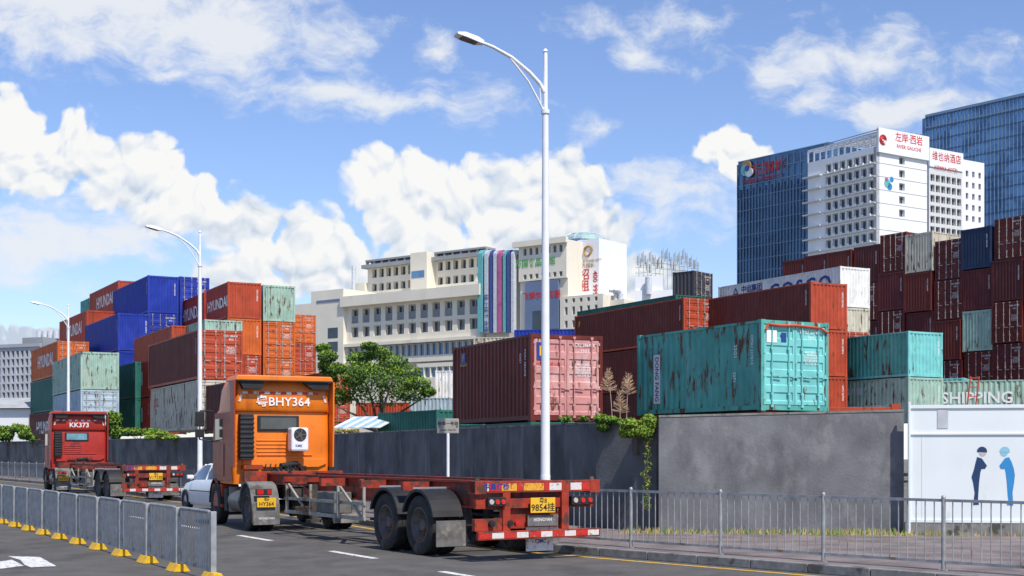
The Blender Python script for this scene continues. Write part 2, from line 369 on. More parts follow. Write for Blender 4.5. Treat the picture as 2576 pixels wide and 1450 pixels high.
# ---------------- walls
def wallrun(name,pts,z1,th,m,label):
    r=empty(name,(pts[0][0],pts[0][1],0),0,label,'wall'); ox,oy=pts[0]
    mb=MB(); mc=MB()
    for i in range(len(pts)-1):
        a=Vector(pts[i])-Vector((ox,oy)); b=Vector(pts[i+1])-Vector((ox,oy)); t=(b-a).normalized(); n=Vector((t.y,-t.x))*-1
        if n.y<0: n=-n
        a2=a+n*th;b2=b+n*th; za=z1[i]; zb=z1[i+1]
        mb.add([(a.x,a.y,0),(b.x,b.y,0),(b2.x,b2.y,0),(a2.x,a2.y,0),(a.x,a.y,za),(b.x,b.y,zb),(b2.x,b2.y,zb),(a2.x,a2.y,za)],[(0,1,2,3),(4,5,6,7),(0,1,5,4),(1,2,6,5),(2,3,7,6),(3,0,4,7)])
        a=a-n*.012; b=b-n*.012; a2=a2+n*.012; b2=b2+n*.012
        mc.add([(a.x,a.y,za+.002),(b.x,b.y,zb+.002),(b2.x,b2.y,zb+.002),(a2.x,a2.y,za+.002),(a.x,a.y,za+.045),(b.x,b.y,zb+.045),(b2.x,b2.y,zb+.045),(a2.x,a2.y,za+.045)],[(0,1,2,3),(4,5,6,7),(0,1,5,4),(1,2,6,5),(2,3,7,6),(3,0,4,7)])
    mb.build('wall_body',m,r); mc.build('coping',M['coping'],r)
    return r
wallrun('boundary_wall',[(7.93,27.35),(3.04,28.0)],[2.60,2.50],.26,M['concw'],'light grey rendered wall between the dark wall and the white hoarding')
wallrun('boundary_wall',[(3.02,28.25),(1.84,29.6),(-1.4,37.4),(-6.6,50),(-23.6,78),(-36.4,96),(-60,128)],[2.40,2.40,2.42,2.42,2.48,2.48,2.5],.25,M['concd'],'long dark grey wall running away behind both trucks')
hx,hy=7.96,27.0; hth=-.17
hr=empty('hoarding',(hx,hy,0),hth,'white sheet metal hoarding painted with two bowing figures','hoarding')
def hl(px,py,off=0):
    c,s=math.cos(hth),math.sin(hth); ox=hx-off*s; oy=hy+off*c; r=(px-CX)/F
    a=(r*oy-ox)/(c-r*s); Y=oy+a*s; return a,zat(py,Y)
mb=MB()
x0,_=hl(2285,1200); x1=3.6; zt=hl(2290,1022)[1]; zm=hl(2290,1092)[1]; zb=hl(2290,1312)[1]
mb.box(x0,x1,0,.05,zb,zt); mb.build('sheet',M['hoard'],hr,bevel=.003)
mb=MB(); mb.box(-.0,x0-.004,-.05,.07,.15,zt+.08); mb.build('corner_post',M['hoard'],hr,bevel=.006)
for zz,zh in ((zt-.05,zt+.02),(zm-.02,zm+.015),(zb-.02,zb+.04)):
    mb=MB(); mb.box(x0,x1,-.03,-.002,zz,zh); mb.build('trim_rail',M['hoard'],hr,bevel=.003)
mb=MB(); a=hl(2320,1200)[0]; mb.box(a-.006,a+.006,-.008,-.0015,zb+.05,zm-.03); mb.build('trim_rail',M['hoard'],hr)
mb=MB(); mb.box(-.1,x1,-.02,.2,0,zb-.025); mb.build('plinth',M['coping'],hr)
mb=MB(); a0,z0=hl(2358,1078); a1,z1=hl(2385,1030); mb.box(a0,a1,-.012,-.009,z0,z1); mb.build('grey_patch',mat('grey patch',(.50,.52,.54),.7),hr)
def fig(pts,m,name,hc,hm):
    mb=MB(); q=[hl(a,b) for a,b in pts]; mb.prism(q,'y',-.006,-.0025); o=mb.build(name,m,hr)
    mb=MB(); cx,cz=hl(*hc); mb.add([(cx+.075*math.cos(t*.4),-.0045,cz+.085*math.sin(t*.4)) for t in range(16)],[tuple(range(16))]); mb.build('painted_head',M['lensw'] if m is M['figd'] else M['hairl'],o)
    mb=MB(); sg=1 if m is M['figl'] else -1
    mb.add([(cx+.095*math.cos(t*.3)+.012*sg,-.0075,cz+.02+.09*math.sin(t*.3)) for t in range(-1,12)],[tuple(range(13))]); mb.build('painted_hair',hm,o)
fig([(2458,1150),(2470,1154),(2477,1164),(2483,1172),(2478,1180),(2469,1180),(2466,1190),(2463,1215),(2461,1245),(2460,1260),(2463,1270),(2448,1271),(2452,1240),(2448,1215),(2444,1200),(2450,1182),(2454,1165)],M['figd'],'painted_figure',(2472,1138),M['figd'])
fig([(2538,1150),(2528,1153),(2520,1164),(2514,1172),(2518,1180),(2528,1180),(2530,1190),(2533,1215),(2535,1245),(2537,1260),(2532,1271),(2549,1272),(2547,1240),(2551,1215),(2553,1195),(2550,1178),(2545,1163)],M['figl'],'painted_figure',(2526,1138),M['hairl'])
# ---------------- railings
def rail_panel(L):
    r=empty('railing_panel',(0,0,0),0,'x','railing')
    mb=MB(); mb.cyl((0,0,.0),(0,0,1.02),.03,n=10); mb.box(-.07,.07,-.05,.05,0,.012); mb.cyl((0,0,1.02),(0,0,1.05),.034,.02,n=10); mb.build('post',M['steel'],r,True)
    for z in (.12,.98):
        mb=MB(); mb.bar((.03,0,z),(L-.03,0,z),.032,.04); mb.build('rail',M['steel'],r)
    mb=MB(); k=14
    for i in range(1,k): mb.cyl((L*i/k,0,.12),(L*i/k,0,.98),.0095,n=6,cap=False)
    mb.build('baluster_bars',M['steel'],r)
    return r
PL=2.0
rp=rail_panel(PL); seg=RAIL; acc=[0]
for i in range(len(seg)-1): acc.append(acc[-1]+(Vector(seg[i+1])-Vector(seg[i])).length)
def along(pl,acc,s):
    for i in range(len(pl)-1):
        if s<=acc[i+1]: f=(s-acc[i])/(acc[i+1]-acc[i]); return Vector(pl[i]).lerp(Vector(pl[i+1]),f)
    return Vector(pl[-1])
k=0; s=5.2; first=True
nums=['first','second','third','fourth','fifth','sixth','seventh','eighth','ninth','tenth','eleventh','twelfth','thirteenth','fourteenth','fifteenth']
while s<105:
    a=along(seg,acc,s); b=along(seg,acc,s+PL)
    o=rp if first else copy_tree(rp); first=False
    t=(b-a); o.location=(a.x,a.y,.125); o.rotation_euler.z=math.atan2(t.y,t.x)
    if k<8: o['label']='grey steel pavement railing panel, %s panel from the right edge beside the kerb'%nums[k]; o['group']='railing panels along the pavement'
    else: o['label']='distant grey railing panel along the far kerb beyond the orange truck'; o['group']='far railing panels'
    k+=1; s+=PL
def med_panel(L):
    r=empty('barrier_panel',(0,0,0),0,'x','barrier')
    mb=MB(); mb.box(-.045,.045,-.04,.04,.04,.96); mb.build('post',M['steel'],r,bevel=.004)
    mb=MB(); mb.prism([(-.13,.004),(.13,.004),(.09,.06),(.05,.12),(-.05,.12),(-.09,.06)],'x',-.24,.24); mb.build('foot',M['yelfoot'],r,bevel=.01)
    mb=MB(); mb.tube([(.05,0,.14),(.05,0,.82),(.10,0,.92),(.18,0,.955),(L-.18,0,.955),(L-.10,0,.92),(L-.05,0,.82),(L-.05,0,.14)],.022,8); mb.bar((.05,0,.15),(L-.05,0,.15),.03,.04); mb.build('panel_frame',M['steel'],r,True)
    mb=MB(); k=15
    for i in range(1,k):
        x=.05+(L-.1)*i/k; mb.box(x-.014,x+.014,-.006,.006,.15,.945)
    mb.build('bars',M['steel'],r)
    return r
mp=med_panel(1.74); sx,sy=-4.14,18.7; st=Vector((-.86,1.51))
for i in range(13):
    o=mp if i==0 else copy_tree(mp)
    o.location=(sx+st.x*i,sy+st.y*i,0.); o.rotation_euler.z=math.atan2(st.y,st.x)+random.uniform(-.012,.012)
    o['label']='grey slatted median barrier panel on a yellow foot, %s from the near end'%nums[i]; o['group']='median barrier panels'
# ---------------- street lamps
def lamp():
    r=empty('street_lamp',(0,0,0),0,'x','street lamp')
    mb=MB(); mb.cyl((0,0,0),(0,0,1.2),.11,.10,16); mb.cyl((0,0,1.2),(0,0,8.5),.095,.062,16); mb.cyl((0,0,8.5),(0,0,9.66),.05,.042,14); mb.cyl((0,0,9.66),(0,0,9.72),.06,.02,14)
    mb.cyl((0,0,8.42),(0,0,8.5),.085,.085,16); mb.box(-.2,.2,-.2,.2,0,.02); mb.build('pole',M['whitem'],r,True)
    mb=MB(); mb.tube([(-.03,0,8.85),(-.12,0,9.0),(-.35,0,9.2),(-.75,0,9.45),(-1.15,0,9.6),(-1.4,0,9.66)],[.045,.042,.04,.036,.033,.03],10); mb.build('arm',M['whitem'],r,True)
    mb=MB(); mb.tube([(-.04,0,8.48),(-.16,0,8.68),(-.38,0,9.02),(-.62,0,9.27),(-.80,0,9.45)],.020,8); mb.bar((-.1,0,8.62),(-.13,0,8.98),.015); mb.build('brace',M['whitem'],r,True)
    mb=MB(); mb.loft([[(x,-w,z),(x,w,z),(x,w*.7,z+h),(x,-w*.7,z+h)] for x,w,z,h in ((-1.36,.05,9.62,.08),(-1.5,.12,9.62,.12),(-1.78,.15,9.68,.11),(-1.95,.12,9.725,.05))]); mb.build('lamp_head',M['whitem'],r,bevel=.01)
    mb=MB(); mb.add([(-1.52,-.10,9.616),(-1.52,.10,9.616),(-1.85,.11,9.69),(-1.85,-.11,9.69)],[(0,1,2,3)]); mb.build('lens',M['guard'],r)
    return r
lp=lamp()
for i,(px,Y,lb) in enumerate(((1372,27,'tall white street lamp rising behind the orange trailer'),(503,49.2,'white street lamp in the middle distance behind the white car'),(172,73.6,'farthest white street lamp above the red truck cab'))):
    o=lp if i==0 else copy_tree(lp)
    o.location=(at(px,Y),Y,.12); o.rotation_euler.z=rad(26); o['label']=lb; o['group']='street lamps'
Y=31.; sg=empty('street_sign',(at(1127,Y),Y,.12),rad(4),'grey street name sign on a white post in front of the dark wall','street sign')
mb=MB(); mb.cyl((0,0,0),(0,0,2.1),.035,n=10); mb.build('post',M['whitem'],sg,True)
mb=MB(); mb.box(-.25,.25,-.03,.03,2.09,2.43); mb.build('sign_plate',M['sign'],sg,bevel=.015)
text('粮库一号路',.095,M['txtblack'],sg,(0,-.034,2.31)); text('Liangku Yihao Rd',.05,M['txtblack'],sg,(0,-.034,2.17)); text('东',.05,M['txtblack'],sg,(-.2,-.034,2.24)); text('西',.05,M['txtblack'],sg,(.2,-.034,2.24))
# ---------------- containers
def corr(a,b,outv,inv,per=.28):
    n=max(1,round((b-a)/per)); p=(b-a)/n; pts=[]
    for i in range(n):
        s=a+i*p; pts+=[(s,outv),(s+p*.30,outv),(s+p*.5,inv),(s+p*.80,inv)]
    pts.append((b,outv)); return pts
def finish(mb,name): 
    me=mb.mesh(name,True); me.materials.append(None); return me
TPL={}
W=2.44;HC=2.6
def tpl(L):
    if L in TPL: return TPL[L]
    d={}
    mb=MB()
    for x in (0,W-.11):
        for y in (0,L-.11): mb.box(x,x+.11,y,y+.11,.11,HC-.11)
    for x in (.015,W-.075):
        mb.box(x,x+.06,.11,L-.11,.03,.16); mb.box(x,x+.06,.11,L-.11,HC-.09,HC-.02)
    for y in (.01,L-.09):
        mb.box(.11,W-.11,y,y+.08,.02,.16); mb.box(.11,W-.11,y,y+.08,HC-.13,HC-.01)
    mb.box(.05,W-.05,.05,L-.05,.08,.12)
    for x in (-.005,W-.165):
        for y in (-.005,L-.165):
            for z in (0,HC-.115): mb.box(x,x+.17,y,y+.17,z,z+.115)
    d['frame']=finish(mb,'frame')
    def side(o,i):
        mb=MB(); p=corr(.11,L-.11,o,i); n=len(p)
        mb.add([(x,y,.14) for y,x in p]+[(x,y,HC-.06) for y,x in p],[(k,k+1,n+k+1,n+k) for k in range(n-1)]); return mb
    d['sl']=finish(side(.022,.062),'side_panel'); d['sr']=finish(side(W-.022,W-.062),'side_panel')
    def end(o,i):
        mb=MB(); p=corr(.11,W-.11,o,i,.25); n=len(p)
        mb.add([(x,y,.14) for x,y in p]+[(x,y,HC-.1) for x,y in p],[(k,k+1,n+k+1,n+k) for k in range(n-1)]); return mb
    d['ef']=finish(end(L-.02,L-.06),'end_panel'); d['en']=finish(end(.02,.065),'end_panel')
    mb=MB(); p=corr(.1,L-.1,HC-.025,HC-.045,.5); n=len(p); mb.add([(.06,y,z) for y,z in p]+[(W-.06,y,z) for y,z in p],[(k,k+1,n+k+1,n+k) for k in range(n-1)]); d['roof']=finish(mb,'roof_panel')
    for nm,x0,x1 in (('d0',.125,W/2-.008),('d1',W/2+.008,W-.125)):
        mb=MB(); zz=[.18]; ys=[.02]
        for q in range(5):
            z=.18+2.24*(q+.22)/5; zz+=[z,z+.035,z+.22,z+.255]; ys+=[.02,.05,.05,.02]
        zz.append(HC-.15); ys.append(.02); n=len(zz); a,b=x0+.07,x1-.07
        mb.add([(a,y,z) for y,z in zip(ys,zz)]+[(b,y,z) for y,z in zip(ys,zz)],[(k,k+1,n+k+1,n+k) for k in range(n-1)])
        mb.box(x0,a,.018,.06,.18,HC-.15); mb.box(b,x1,.018,.06,.18,HC-.15)
        for q in range(4):
            z=.32+q*.66; s=x0 if nm=='d0' else x1; mb.box(s-.03,s+.03,-.004,.02,z,z+.09)
        d[nm]=finish(mb,'door')
    mb=MB(); mb.box(.11,W-.11,.062,.075,.16,HC-.13); d['gasket']=finish(mb,'door_gasket')
    mb=MB(); mb.cyl((0,-.012,.10),(0,-.012,HC-.06),.02,n=6)
    for z in (.1,.45,1.1,1.75,HC-.12): mb.box(-.045,.045,-.03,.02,z,z+.07)
    mb.bar((0,-.03,1.0),(.32,-.03,.97),.02,.035); d['rod']=finish(mb,'lock_rod')
    TPL[L]=d; return d
ROD=mat('galvanised lock rod',(.46,.42,.39),.5,.2,.25,6,col2=(.2,.08,.04),thr=.55,rnd=True)
CODES=['TRLU 745922','FCIU 386498','DFSU 227814','TGHU 510338','CAIU 229104','TCLU 613570','GESU 450917','FSCU 782036','TEMU 339185','UETU 507742']
def container(X,Y,Z,th,L,Hh,col,end,label,side=None,group='stacked shipping containers',front=None,near=False,framecol=None,num=True,code=None):
    d=tpl(L); c=P[col]; ec=P[front] if front else c; fc=P[framecol] if framecol else ec  # front paint carries the sunlit tone of several end faces
    r=empty('shipping_container',(X,Y,Z),th,label,'container',group); r.scale=(1,1,Hh/HC)
    inst('frame',d['frame'],fc,r)
    inst('side_panel',d['sl'],c,r); inst('side_panel',d['sr'],c,r); inst('end_panel',d['ef'],c,r); inst('roof_panel',d['roof'],c,r)
    code=code or random.choice(CODES)
    if end=='d':
        for nm,xs in (('d0',(.38,.98)),('d1',(W-.98,W-.38))):
            o=inst('door',d[nm],ec,r)
            for x in xs: inst('lock_rod',d['rod'],ROD if not near else ec,o,(x,0,0))
        inst('door_gasket',d['gasket'],M['black'],r)
        if num:
            text(code,.14,M['white'],r,(W*.75-.04,.012,2.3)); text('22G1' if L<7 else '45G1',.13,M['white'],r,(W*.75,.012,2.12))
            text('MAX.GROSS\n  30,480 KG\nTARE 2,220 KG\nNET 28,260 KG\nCU.CAP 33.2',.085,M['white'],r,(W*.74,.012,1.55))
    else:
        inst('end_panel',d['en'],ec,r)
        if num: text(code,.15,M['white'],r,(W-.3,.012,1.7),RF,-90)
    if (L>7 or near) and num: text(code,.15,M['white'],r,(.012,.42,1.75),RL,-90)
    if side:
        for (s,size,mk,y,z,rot,sx,*sp) in side: text(s,size,M[mk],r,(.012,y,z),RL,rot,sx,.02,space=sp[0] if sp else 1.)
    return r
def stack(px,Y,ytop,row,items,th=27,L=12.19,where=''):
    X=at(px,Y); Hh=row*Y/F; z=zat(ytop,Y); out=[]
    for i,it in enumerate(items):
        col,end,desc=it[:3]; kw=it[3] if len(it)>3 else {}
        lb=desc+(', %s, '%(['topmost','second','third','fourth'][i]) if len(items)>1 else ' ')+where
        j=random.uniform(-.012,.012)
        out.append(container(X,Y,z-(i+1)*Hh+.01,rad(th)+(j if i else 0),kw.pop('L',L),Hh-.02,col,end,lb,**kw))
    return out
HY_=[('HYUNDAI',1.35,'white',5.6,1.35,0,1.15)]
HY20=[('HYUNDAI',1.05,'white',2.95,1.2,0,1.2)]
r1=stack(1335,40.2,838,222,[('brown','d','dark red container with sun bleached pink doors',dict(front='pinkfade',framecol='brown',near=True,code='FCIU 386498',side=[('FLORENS',.13,'yellow',5.15,1.95,0,1.),('22G1',.14,'white',.75,1.9,-90,1.)])),('green','p','green container mostly hidden by the wall',dict(num=False))],25,6.06,'behind the tall lamp')  # door colour carries the sunlight falling on this end
mb=MB(); mb.box(.010,.014,4.98,5.35,1.95,2.35); mb.build('logo_sticker',M['txtblue'],r1[0]); text('F',.30,M['yellow'],r1[0],(.006,5.16,2.17),RL)
mb=MB(); mb.box(.20,.55,.006,.014,1.85,2.35); mb.build('logo_sticker',M['txtblue'],r1[0]); text('F',.42,M['yellow'],r1[0],(.37,.003,2.08),RF)
text('FLORENS.com',.14,M['txtred'],r1[0],(.62,.011,1.72),RF)
t1=stack(1915,37.3,802,232,[('teal','d','rusty teal container with pale blue green doors',dict(front='tealdoor',near=True,framecol='teal',code='DFSU 227814',side=[('2271',.16,'white',1.2,1.0,-90,1.),('22G1',.18,'white',1.15,1.75,-90,1.)])),('brown','p','brown container mostly hidden by the grey wall',dict(num=False))],29,6.06,'right of the dry plumes')  # doors coloured lighter than the side to hold the sun's brightness
mb=MB(); mb.box(.012,.016,4.83,5.17,.35,1.9); mb.build('logo_panel',M['white'],t1[0]); text('DONG FANG',.25,M['txtblue'],t1[0],(.008,5.0,1.12),RL,-90,.95,.015)
mb=MB(); mb.box(.2,.56,.006,.014,1.95,2.3); mb.build('sticker',M['white'],t1[0]); mb=MB(); mb.box(.72,.9,.006,.014,1.98,2.25); mb.build('sticker',M['txtblue'],t1[0])
mb=MB(); mb.tube([(.15,-.03,2.30),(.22,-.03,2.47),(.6,-.04,2.44),(1.2,-.04,2.47),(2.1,-.04,2.43),(2.38,-.03,2.30)],.035,7); mb.build('orange_strap',mat('orange strap',(.62,.08,.02),.6),t1[0],True)
stack(2285,69,832,116,[('teal','p','small teal container with rust streaks',dict(side=[('DONG FANG',.34,'white',4.9,1.3,-90,1.)],front='tealdoor')),('pale','p','pale green weathered container with white writing',dict(side=[('中国海运',.45,'white',4.3,1.9,0,1.),('CHINA SHIPPING',.42,'white',3.0,.9,0,1.)]))],29,6.06,'right of the near teal container')
stack(2690,75,952,118,[('pale','p','pale green container with big white shipping letters',dict(side=[('SHIPPING',.92,'white',4.85,1.56,0,1.)],num=False))],70,8.2,'above the white hoarding')
stack(2425,80,950,110,[('tealdoor','p','stained pale teal container end',dict(num=False))],60,6.06,'between two pale green containers')
stack(2040,70,708,119,[('brown','p','long brown container with orange red end',dict(front='redorange')),('brown','p','long brown container',dict(front='redorange')),('brown','p','long brown container',dict(front='redorange'))],28,12.19,'in front of the white container')  # sunlit ends of brown containers, painted orange red
stack(1720,77,748,115,[('brown','d','long brown container with orange doors',dict(front='redorange',side=[('F',.5,'yellow',11.6,2.0,0,1.)])),('brown','p','long brown container',{}),('dkbrown','p','long dark brown container',{})],28,12.19,'left of the near teal container')  # door end painted brighter than the side, sunlight put into the colour
cs=stack(2114,83.5,669,103,[('white','p','long white container with large navy letters',dict(front='white',framecol='white',num=False,side=[('COSCO',1.35,'txtblue',3.8,1.62,0,1.1,1.25),('中远集团',.55,'txtblue',8.6,2.1,0,1.),('△',.6,'txtblue',10.3,2.05,0,1.)])),('cream','p','cream container with stained end',{}),('redorange','d','red orange container',{}),('brown','d','brown container',{})],29,12.19,'under the glass tower')
stack(1745,92,680,96,[('dark','d','dark charcoal container with open rusty frame',dict(front='dark')),],50,1.7,'beside the antenna roof')
stack(1700,88,741,60,[('green','p','dark green open top container',dict(num=False))],29,12.19,'peeking above the long brown container')
stack(2105,80,832,108,[('redorange','d','orange red container',{}),('brown','d','brown container',{})],29,6.06,'squeezed behind the near teal doors')
stack(497,72,828,127,[('brown','d','long brown container with red door end',dict(front='redorange')),('cream','d','cream container with grimy side',dict(front='cream',side=[('OCL',.7,'txtred',10.6,1.7,0,1.)]))],27,12.19,'left of the orange cab')  # lit end of the brown container is coloured red orange
stack(592,67,957,132,[('dkbrown','p','dark brown container half hidden by the orange cab',dict(num=False))],27,6.06,'corner')
stack(573,96,708,92,[('red','p','bright red container with white letters',dict(side=HY20,front='redorange')),('orange','p','orange container with plain ribbed end',{}),('redorange','d','red orange container',{})],27,6.06,'above the long brown container')
stack(513,103,735,88,[('red','p','red container with white letters on its side',dict(side=[('HYUNDAI',1.3,'white',4.0,1.3,0,1.1)],L=8.)),('red','p','red container',{})],27,8.,'right of the blue doors')
stack(662,99,716,92,[('pale','p','pale green container with rusty edge',{}),('orange','d','orange container with rusty door',{}),('orange','d','orange door container',{})],27,6.06,'right of the bright red container')
stack(664,116,787,72,[('orange','p','orange container',{}),('redorange','p','orange red container',{}),('pale','p','pale green container',{}),('cream','p','pale container',{})],27,6.06,'behind the pale green one')
stack(728,119,790,72,[('orange','d','orange container with white door lettering',{}),('redorange','d','red orange container with white door lettering',{}),('orange','d','orange door container',{}),('redorange','d','red door container',{})],27,6.06,'far above the orange cab')
stack(808,108,937,70,[('orange','d','small orange container',{}),('redorange','d','small red container',{})],27,6.06,'right beside the orange cab')
stack(515,86,803,86,[('pale','p','pale green container top',{})],27,12.19,'just above the long brown container')
stack(432,90,818,84,[('redorange','p','rust red container',{}),],27,12.19,'left of the pale green container top')
stack(372,107,692,95,[('blue','p','bright blue container at the summit',{}),('blue','d','bright blue container with doors',{}),('blue','p','bright blue container',{})],29,12.19,'in the middle of the blue pile')
stack(452,109,695,93,[('blue','d','bright blue container with white door lettering',{}),('blue','d','bright blue container with door rods',{})],29,12.19,'right of the blue summit')
stack(297,104,787,95,[('blue','p','plain bright blue container',{}),('blue','p','plain blue container with shaded side',{}),('blue','d','blue container',{})],29,12.19,'left below the blue summit')
stack(297,122,705,80,[('redorange','p','red orange container with white letters',dict(side=HY_)),],29,12.19,'behind the blue summit')
stack(270,126,727,78,[('teal','p','small green container sliver',{}),],29,12.19,'far left of the blue summit')
stack(218,116,780,82,[('redorange','p','orange red container with white letters',dict(side=HY_)),('redorange','p','orange red container',{})],29,12.19,'above the farthest street lamp')
stack(145,108,857,88,[('orange','d','orange container with white letters on its side',dict(side=HY_,front='orange')),('green','p','dark green container',{}),('brown','p','brown container with letters',dict(side=HY_))],29,12.19,'near the left edge')
stack(203,88,884,96,[('pale','p','pale green container with yellowish end',dict(front='pale')),('greyblue','d','grey blue door container',{})],27,12.19,'behind the farthest street lamp')
stack(340,92,910,92,[('green','p','dark green container',{}),('green','p','dark green container',{})],29,12.19,'left of the red lettered pair')
stack(378,90,905,94,[('red','p','dark red container with white letters',dict(side=HY_)),('red','p','dark red container with white letters',dict(side=HY_))],29,12.19,'beside the dark green pair')
stack(1050,125,1012,62,[('redorange','p','low orange container lying side on',dict(num=False,L=6.06))],75,6.06,'beyond the wall under the tree')
stack(1098,62,1030,110,[('green','p','low dark green container',dict(num=False))],32,6.06,'beside the street name sign')
stack(1132,95,1000,80,[('greyblue','p','low pale grey container',dict(num=False,L=3.))],75,6.06,'left of the dark red container')
stack(1134,110,932,80,[('white','p','white container end',dict(num=False,L=1.3)),],78,6.06,'between the tree and the dark red container')
stack(1495,100,826,80,[('blue','p','light blue container roofline',dict(num=False,L=6.06))],78,6.06,'over the pink doored container')
stack(1335,92,846,85,[('cream','p','cream container roofline',dict(num=False,L=4.))],78,6.06,'over the dark red container')
w_=Vector((.573,-.82)); p0=Vector((22.0,110.5)); Hh=2.9
cols=[['brown','dkbrown','brown','brown'],['maroon','brown','dkbrown','brown'],['brown','maroon','brown','brown'],['dkbrown','brown','maroon','brown'],['brown','maroon','brown','dkbrown'],['cream','brown','maroon','brown'],['maroon','brown','brown','maroon'],['navy','maroon','pale','brown'],['brown','dkbrown','brown','maroon'],['dkbrown','brown','maroon','brown'],['brown','maroon','brown','dkbrown']]
rown=['top row','second row','third row','fourth row']
cn={'brown':'brown','dkbrown':'dark maroon','maroon':'maroon','cream':'cream','navy':'navy','pale':'pale green'}
dz=[-.3,-.2,-.2,-.1,.5,.2,-.6,-.1,.3,.2,0.3]
for i,cl in enumerate(cols):
    q=p0+w_*2.5*i
    for j,c in enumerate(cl):
        e='d' if random.random()<.6 and c not in('cream','navy','pale') else 'p'
        container(q.x+random.uniform(-.15,.15),q.y,17.7+dz[i]-Hh*(j+1),rad(-55),12.19,Hh-.03,c,e,'%s container in the dark right pile, %s, %s column from left'%(cn[c],rown[j],nums[i]))
Y=46; fr=empty('flat_rack',(at(2085,Y),Y,zat(1036,Y)-.1),rad(-3),'rusty red flat rack lying on top behind the grey wall','flat rack')
mb=MB(); mb.box(-1.6,2.3,0,2,.0,.25); mb.build('deck',P['redorange'],fr,bevel=.01)
for a,b_,h in ((2.1,2.4,.36),(-1.7,-1.4,.3)): mb=MB(); mb.box(a,b_,-.03,.3,.0,h); mb.build('corner_casting',P['redorange'],fr)
Y=44; ld=empty('ladder',(at(2425,Y),Y,2.4),0,'rusty ladder leaning on the pale green shipping container','ladder')
mb=MB(); mb.bar((0,0,0),(.25,.1,1.85),.04); mb.build('stile',P['redorange'],ld); mb=MB(); mb.bar((.28,0,0),(.53,.1,1.85),.04); mb.build('stile',P['redorange'],ld)
for k in range(6): mb=MB(); mb.bar((.04+.04*k,.02*k,.3+.3*k),(.32+.04*k,.02*k,.3+.3*k),.03); mb.build('rung',P['redorange'],ld)
# ---------------- vehicles
def wheel(parent,x,y,z,Rr,w,side=-1,hub=True,name='wheel'):
    mb=MB(); h=w/2
    pr=[(-h*.8,Rr*.58),(-h,Rr*.7),(-h,Rr*.88),(-h*.82,Rr*.98),(-h*.5,Rr),(-h*.3,Rr),(-h*.3,Rr*.975),(-h*.2,Rr*.975),(-h*.2,Rr),(h*.2,Rr),(h*.2,Rr*.975),(h*.3,Rr*.975),(h*.3,Rr),(h*.5,Rr),(h*.82,Rr*.98),(h,Rr*.88),(h,Rr*.7),(h*.8,Rr*.58)]
    mb.lathe(pr,(0,0,0),32); o=mb.build(name,M['tyre'],parent,True,loc=(x,y,z))
    if hub:
        mb=MB(); s=side; mb.lathe([(s*h*.85,Rr*.6),(s*h*.9,Rr*.56),(s*h*.55,Rr*.52),(s*-.1*h,Rr*.42),(s*-.1*h,Rr*.25),(s*h*.3,Rr*.22),(s*h*.45,Rr*.18),(s*h*.45,.001)],(0,0,0),24)
        for k in range(10):
            t=k*math.pi/5; mb.cyl((s*-.1*h,Rr*.33*math.cos(t),Rr*.33*math.sin(t)),(s*h*.15,Rr*.33*math.cos(t),Rr*.33*math.sin(t)),.018,n=6)
        mb.build('rim',M['rim'],o,True)
    return o
def arch(mb,x0,x1,y,z,R0,a0,a1,t=.02,n=14,mi=0):
    for k in range(n):
        p=a0+(a1-a0)*k/n; q=a0+(a1-a0)*(k+1)/n
        c=[(R0*math.cos(rad(p)),R0*math.sin(rad(p))),((R0+t)*math.cos(rad(p)),(R0+t)*math.sin(rad(p))),((R0+t)*math.cos(rad(q)),(R0+t)*math.sin(rad(q))),(R0*math.cos(rad(q)),R0*math.sin(rad(q)))]
        mb.prism([(y+a,z+b) for a,b in c],'x',x0,x1,mi)
